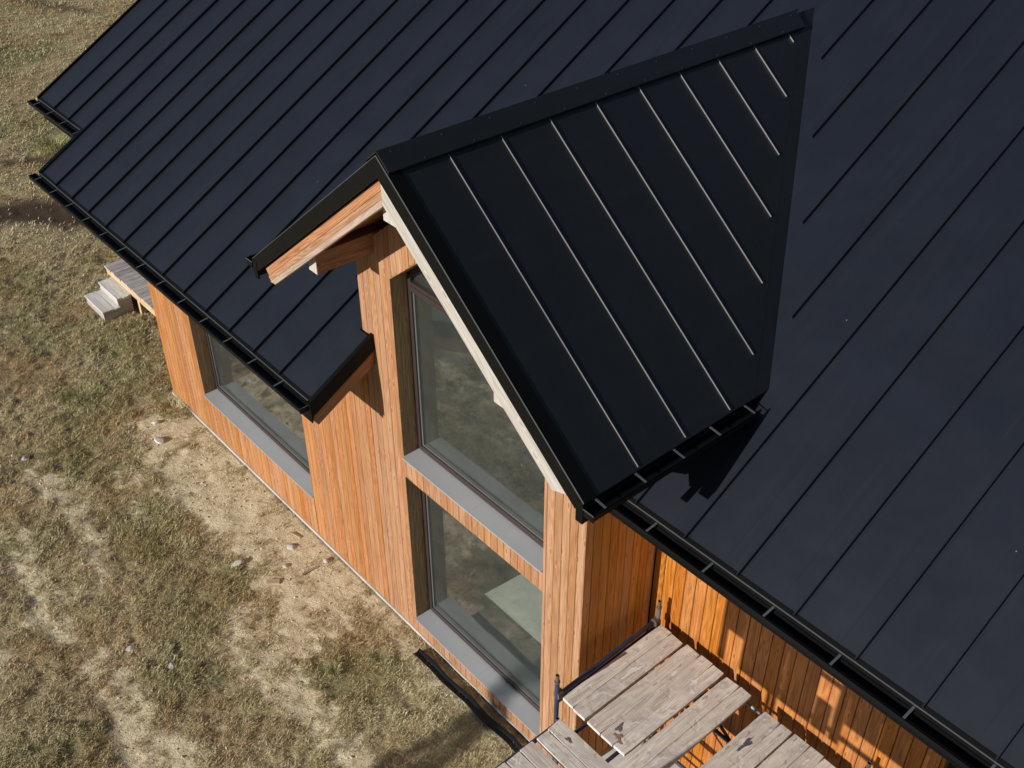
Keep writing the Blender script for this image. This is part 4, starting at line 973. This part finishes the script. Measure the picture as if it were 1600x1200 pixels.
# soil clods and straw litter scattered over the worn ground, each as one uncountable mass
def litter():
    q = np.random.default_rng(77); n = 15000; x = q.uniform(-13, .8, n); y = q.uniform(-4.9, -.05, n); d, k, g = masks(x, y)
    p = .06 + .9 * d; keep = q.random(n) < p; x, y, d = x[keep], y[keep], d[keep]; z = zground(x, y, d); n = len(x)
    octa = np.array([(1, 0, 0), (-1, 0, 0), (0, 1, 0), (0, -1, 0), (0, 0, 1), (0, 0, -.6)], float); fo = np.array([(0, 2, 4), (2, 1, 4), (1, 3, 4), (3, 0, 4), (2, 0, 5), (1, 2, 5), (3, 1, 5), (0, 3, 5)])
    s = .004 + .016 * q.random(n) ** 6.; r = q.uniform(.6, 1.4, (n, 6, 3)); a = q.uniform(0, 6.283, n); V = octa[None] * r * s[:, None, None]
    ca, sa = np.cos(a)[:, None], np.sin(a)[:, None]; X = V[..., 0] * ca - V[..., 1] * sa; Y = V[..., 0] * sa + V[..., 1] * ca; V[..., 0], V[..., 1] = X, Y; V[..., 2] *= .7
    V += np.stack([x, y, z + s * .25], 1)[:, None]; F = (np.arange(n) * 6)[:, None, None] + fo[None]
    me = bpy.data.meshes.new('soil_clods'); me.from_pydata(V.reshape(-1, 3).tolist(), [], F.reshape(-1, 3).tolist()); me.attributes.new('rnd', 'FLOAT', 'POINT').data.foreach_set('value', np.repeat(q.random(n), 6).astype(np.float32))
    m, t, b, o = mat_new('soil_clod'); rn = N(t, 'ShaderNodeAttribute', attribute_name='rnd').outputs['Fac']; t.links.new(ramp(t, rn, [(0, (.34, .275, .17)), (.6, (.54, .46, .31)), (.93, (.62, .55, .42)), (1, (.72, .70, .66))]).outputs[0], b.inputs['Base Color']); b.inputs['Roughness'].default_value = .95
    me.materials.append(m); o = bpy.data.objects.new('soil_clods', me); COL.objects.link(o); tag(o, 'small crumbs of soil and gravel scattered over the worn ground', 'soil', kind='stuff')
    # straw and twigs lying flat
    n = 9000; x = q.uniform(-13, .8, n); y = q.uniform(-4.9, -.06, n); d, k, g = masks(x, y); z = zground(x, y, d) + .006 + .018 * q.random(n) * (1 - d); a = q.uniform(0, 6.283, n); L = q.uniform(.03, .13, n); w = q.uniform(.0012, .003, n); tl = q.uniform(-.2, .25, n)
    dx, dy = np.cos(a) * L / 2, np.sin(a) * L / 2; px, py = -np.sin(a) * w, np.cos(a) * w; dz = tl * L / 2; bend = q.uniform(-.12, .12, n) * L
    A = lambda f, g2, c: np.stack([x + dx * f + px * g2 + (-np.sin(a)) * bend * c, y + dy * f + py * g2 + np.cos(a) * bend * c, z + dz * f + c * .004], 1)
    V = np.stack([A(-1, -1, 0), A(-1, 1, 0), A(0, -1, 1), A(0, 1, 1), A(1, -.6, 0), A(1, .6, 0)], 1); F = (np.arange(n) * 6)[:, None, None] + np.array([(0, 2, 3, 1), (2, 4, 5, 3)])[None]
    me = bpy.data.meshes.new('straw'); me.from_pydata(V.reshape(-1, 3).tolist(), [], F.reshape(-1, 4).tolist())
    for nm, arr in (('rnd', q.random(n) ** .7), ('green', np.zeros(n))): me.attributes.new(nm, 'FLOAT', 'POINT').data.foreach_set('value', np.repeat(arr, 6).astype(np.float32))
    me.materials.append(M_GRASS); o = bpy.data.objects.new('straw_litter', me); COL.objects.link(o); tag(o, 'loose dry straw lying over the soil and grass', 'straw', kind='stuff')
litter()
# grass tussocks
def tussock(x, y, r, h, n, green, label, seed, lean0=None):
    q = np.random.default_rng(seed); a = q.uniform(0, 2 * np.pi, n); rad = r * .5 * np.sqrt(q.random(n)); bx, by = x + rad * np.cos(a), y + rad * np.sin(a)
    dirn = a + q.normal(0, .5, n); L = h * q.uniform(.5, 1.1, n); w = .0045; vs = []; fs = []; rv = []; gv = []
    zb = gz(x, y) - .005
    for i in range(n):
        u = Vector((math.cos(dirn[i]), math.sin(dirn[i]), 0)); 
        if lean0: u = (u + Vector(lean0) * 1.2).normalized()
        s = Vector((-u.y, u.x, 0)) * w * .7; b = Vector((bx[i], by[i], zb)); l = L[i]; k = q.uniform(.4, 1.)
        pts = [b, b + u * l * .3 * k + Vector((0, 0, l * .5)), b + u * l * .75 * k + Vector((0, 0, l * .68)), b + u * l * 1.15 * k + Vector((0, 0, l * .55 * (1.1 - k * .5)))]
        m = len(vs)
        for j, p in enumerate(pts[:3]): vs += [p - s * (1 - .2 * j), p + s * (1 - .2 * j)]
        vs.append(pts[3]); fs += [(m, m + 1, m + 3, m + 2), (m + 2, m + 3, m + 5, m + 4), (m + 4, m + 5, m + 6)]; rv += [q.random()] * 7; gv += [float(np.clip(q.normal(green, .2), 0, 1))] * 7
    me = bpy.data.meshes.new('grass_tussock'); o_ = Vector((x, y, zb)); me.from_pydata([tuple(v - o_) for v in vs], [], fs)
    for nm, arr in (('rnd', rv), ('green', gv)): me.attributes.new(nm, 'FLOAT', 'POINT').data.foreach_set('value', arr)
    me.materials.append(M_GRASS); o = bpy.data.objects.new('grass_tussock', me); COL.objects.link(o); o.location = o_; tag(o, label, 'plant', 'green grass tussocks')
tussock(-6.25, -1.62, 1.0, .07, 800, .55, 'large green grass tussock left of the sandy patch, blown flat', 1, (-.3, .9, 0))
tussock(-5.65, -1.5, .55, .07, 450, .5, 'darker green tuft right beside the large flattened tussock', 2)
tussock(-9.55, -1.05, .6, .09, 900, .65, 'green tussock in the lawn halfway between the wall corner and the left picture edge', 3)
tussock(-9.15, -1.35, .5, .08, 500, .6, 'smaller green tuft just below the mid lawn tussock', 4)
tussock(-18.6, 2.2, .8, .22, 700, .75, 'green tuft directly below the upper corner gutter', 5)
tussock(-2.75, -1.05, .12, .10, 120, .7, 'small green weed left of the black drainage strip', 6)
tussock(-1.55, -.05, .25, .06, 260, .25, 'dry yellow tuft between the drainage strip and the wall', 7, (.2, -.6, 0))
tussock(-2.2, -.05, .3, .055, 300, .15, 'dry straw tuft at the wall foot by the end of the drainage strip', 8, (.2, -.6, 0))
tussock(-8.35, -.16, .5, .13, 500, .4, 'fringe of dry grass at the left corner of the wall', 9)

# ------------------------------------------------------------------ young spruce in the yard behind the camera: its tip shades the wall foot
def spruce(x, y, h, label):
    t = empty('spruce_tree', (x, y, 0), label, 'tree'); m, tt, b, o = mat_new('spruce_needles'); b.inputs['Base Color'].default_value = (.05, .08, .035, 1); b.inputs['Roughness'].default_value = .8
    mt, t2, b2, o2 = mat_new('spruce_bark'); b2.inputs['Base Color'].default_value = (.12, .08, .055, 1); b2.inputs['Roughness'].default_value = .9
    mb = MB(); mb.tube((x, y, -.05), (x, y, h * .97), .06, 10, r2=.01); mb.build('trunk', mt, t)
    q = random.Random(3); mb = MB()
    for i in range(1100):
        f = q.random() ** .75; zz = .25 + (h - .25) * f; R = .04 + (1 - f) * .95; a = q.uniform(0, 6.283); rr_ = R * math.sqrt(q.random()) * (.75 + .25 * math.sin(zz * 14)); c = Vector((x + rr_ * math.cos(a), y + rr_ * math.sin(a), zz - rr_ * .25))
        d = Vector((math.cos(a), math.sin(a), q.uniform(-.5, .3))).normalized(); s = Vector((-d.y, d.x, q.uniform(-.3, .3))) * .03; l = q.uniform(.10, .24)
        mb.poly([c - s, c + d * l * .5 - s * 1.2, c + d * l, c + d * l * .5 + s * 1.2, c + s])
    mb.build('crown', m, t, fix=False)
spruce(-2.25, -14.0, 5.38, 'young spruce tree in the yard opposite the gable')
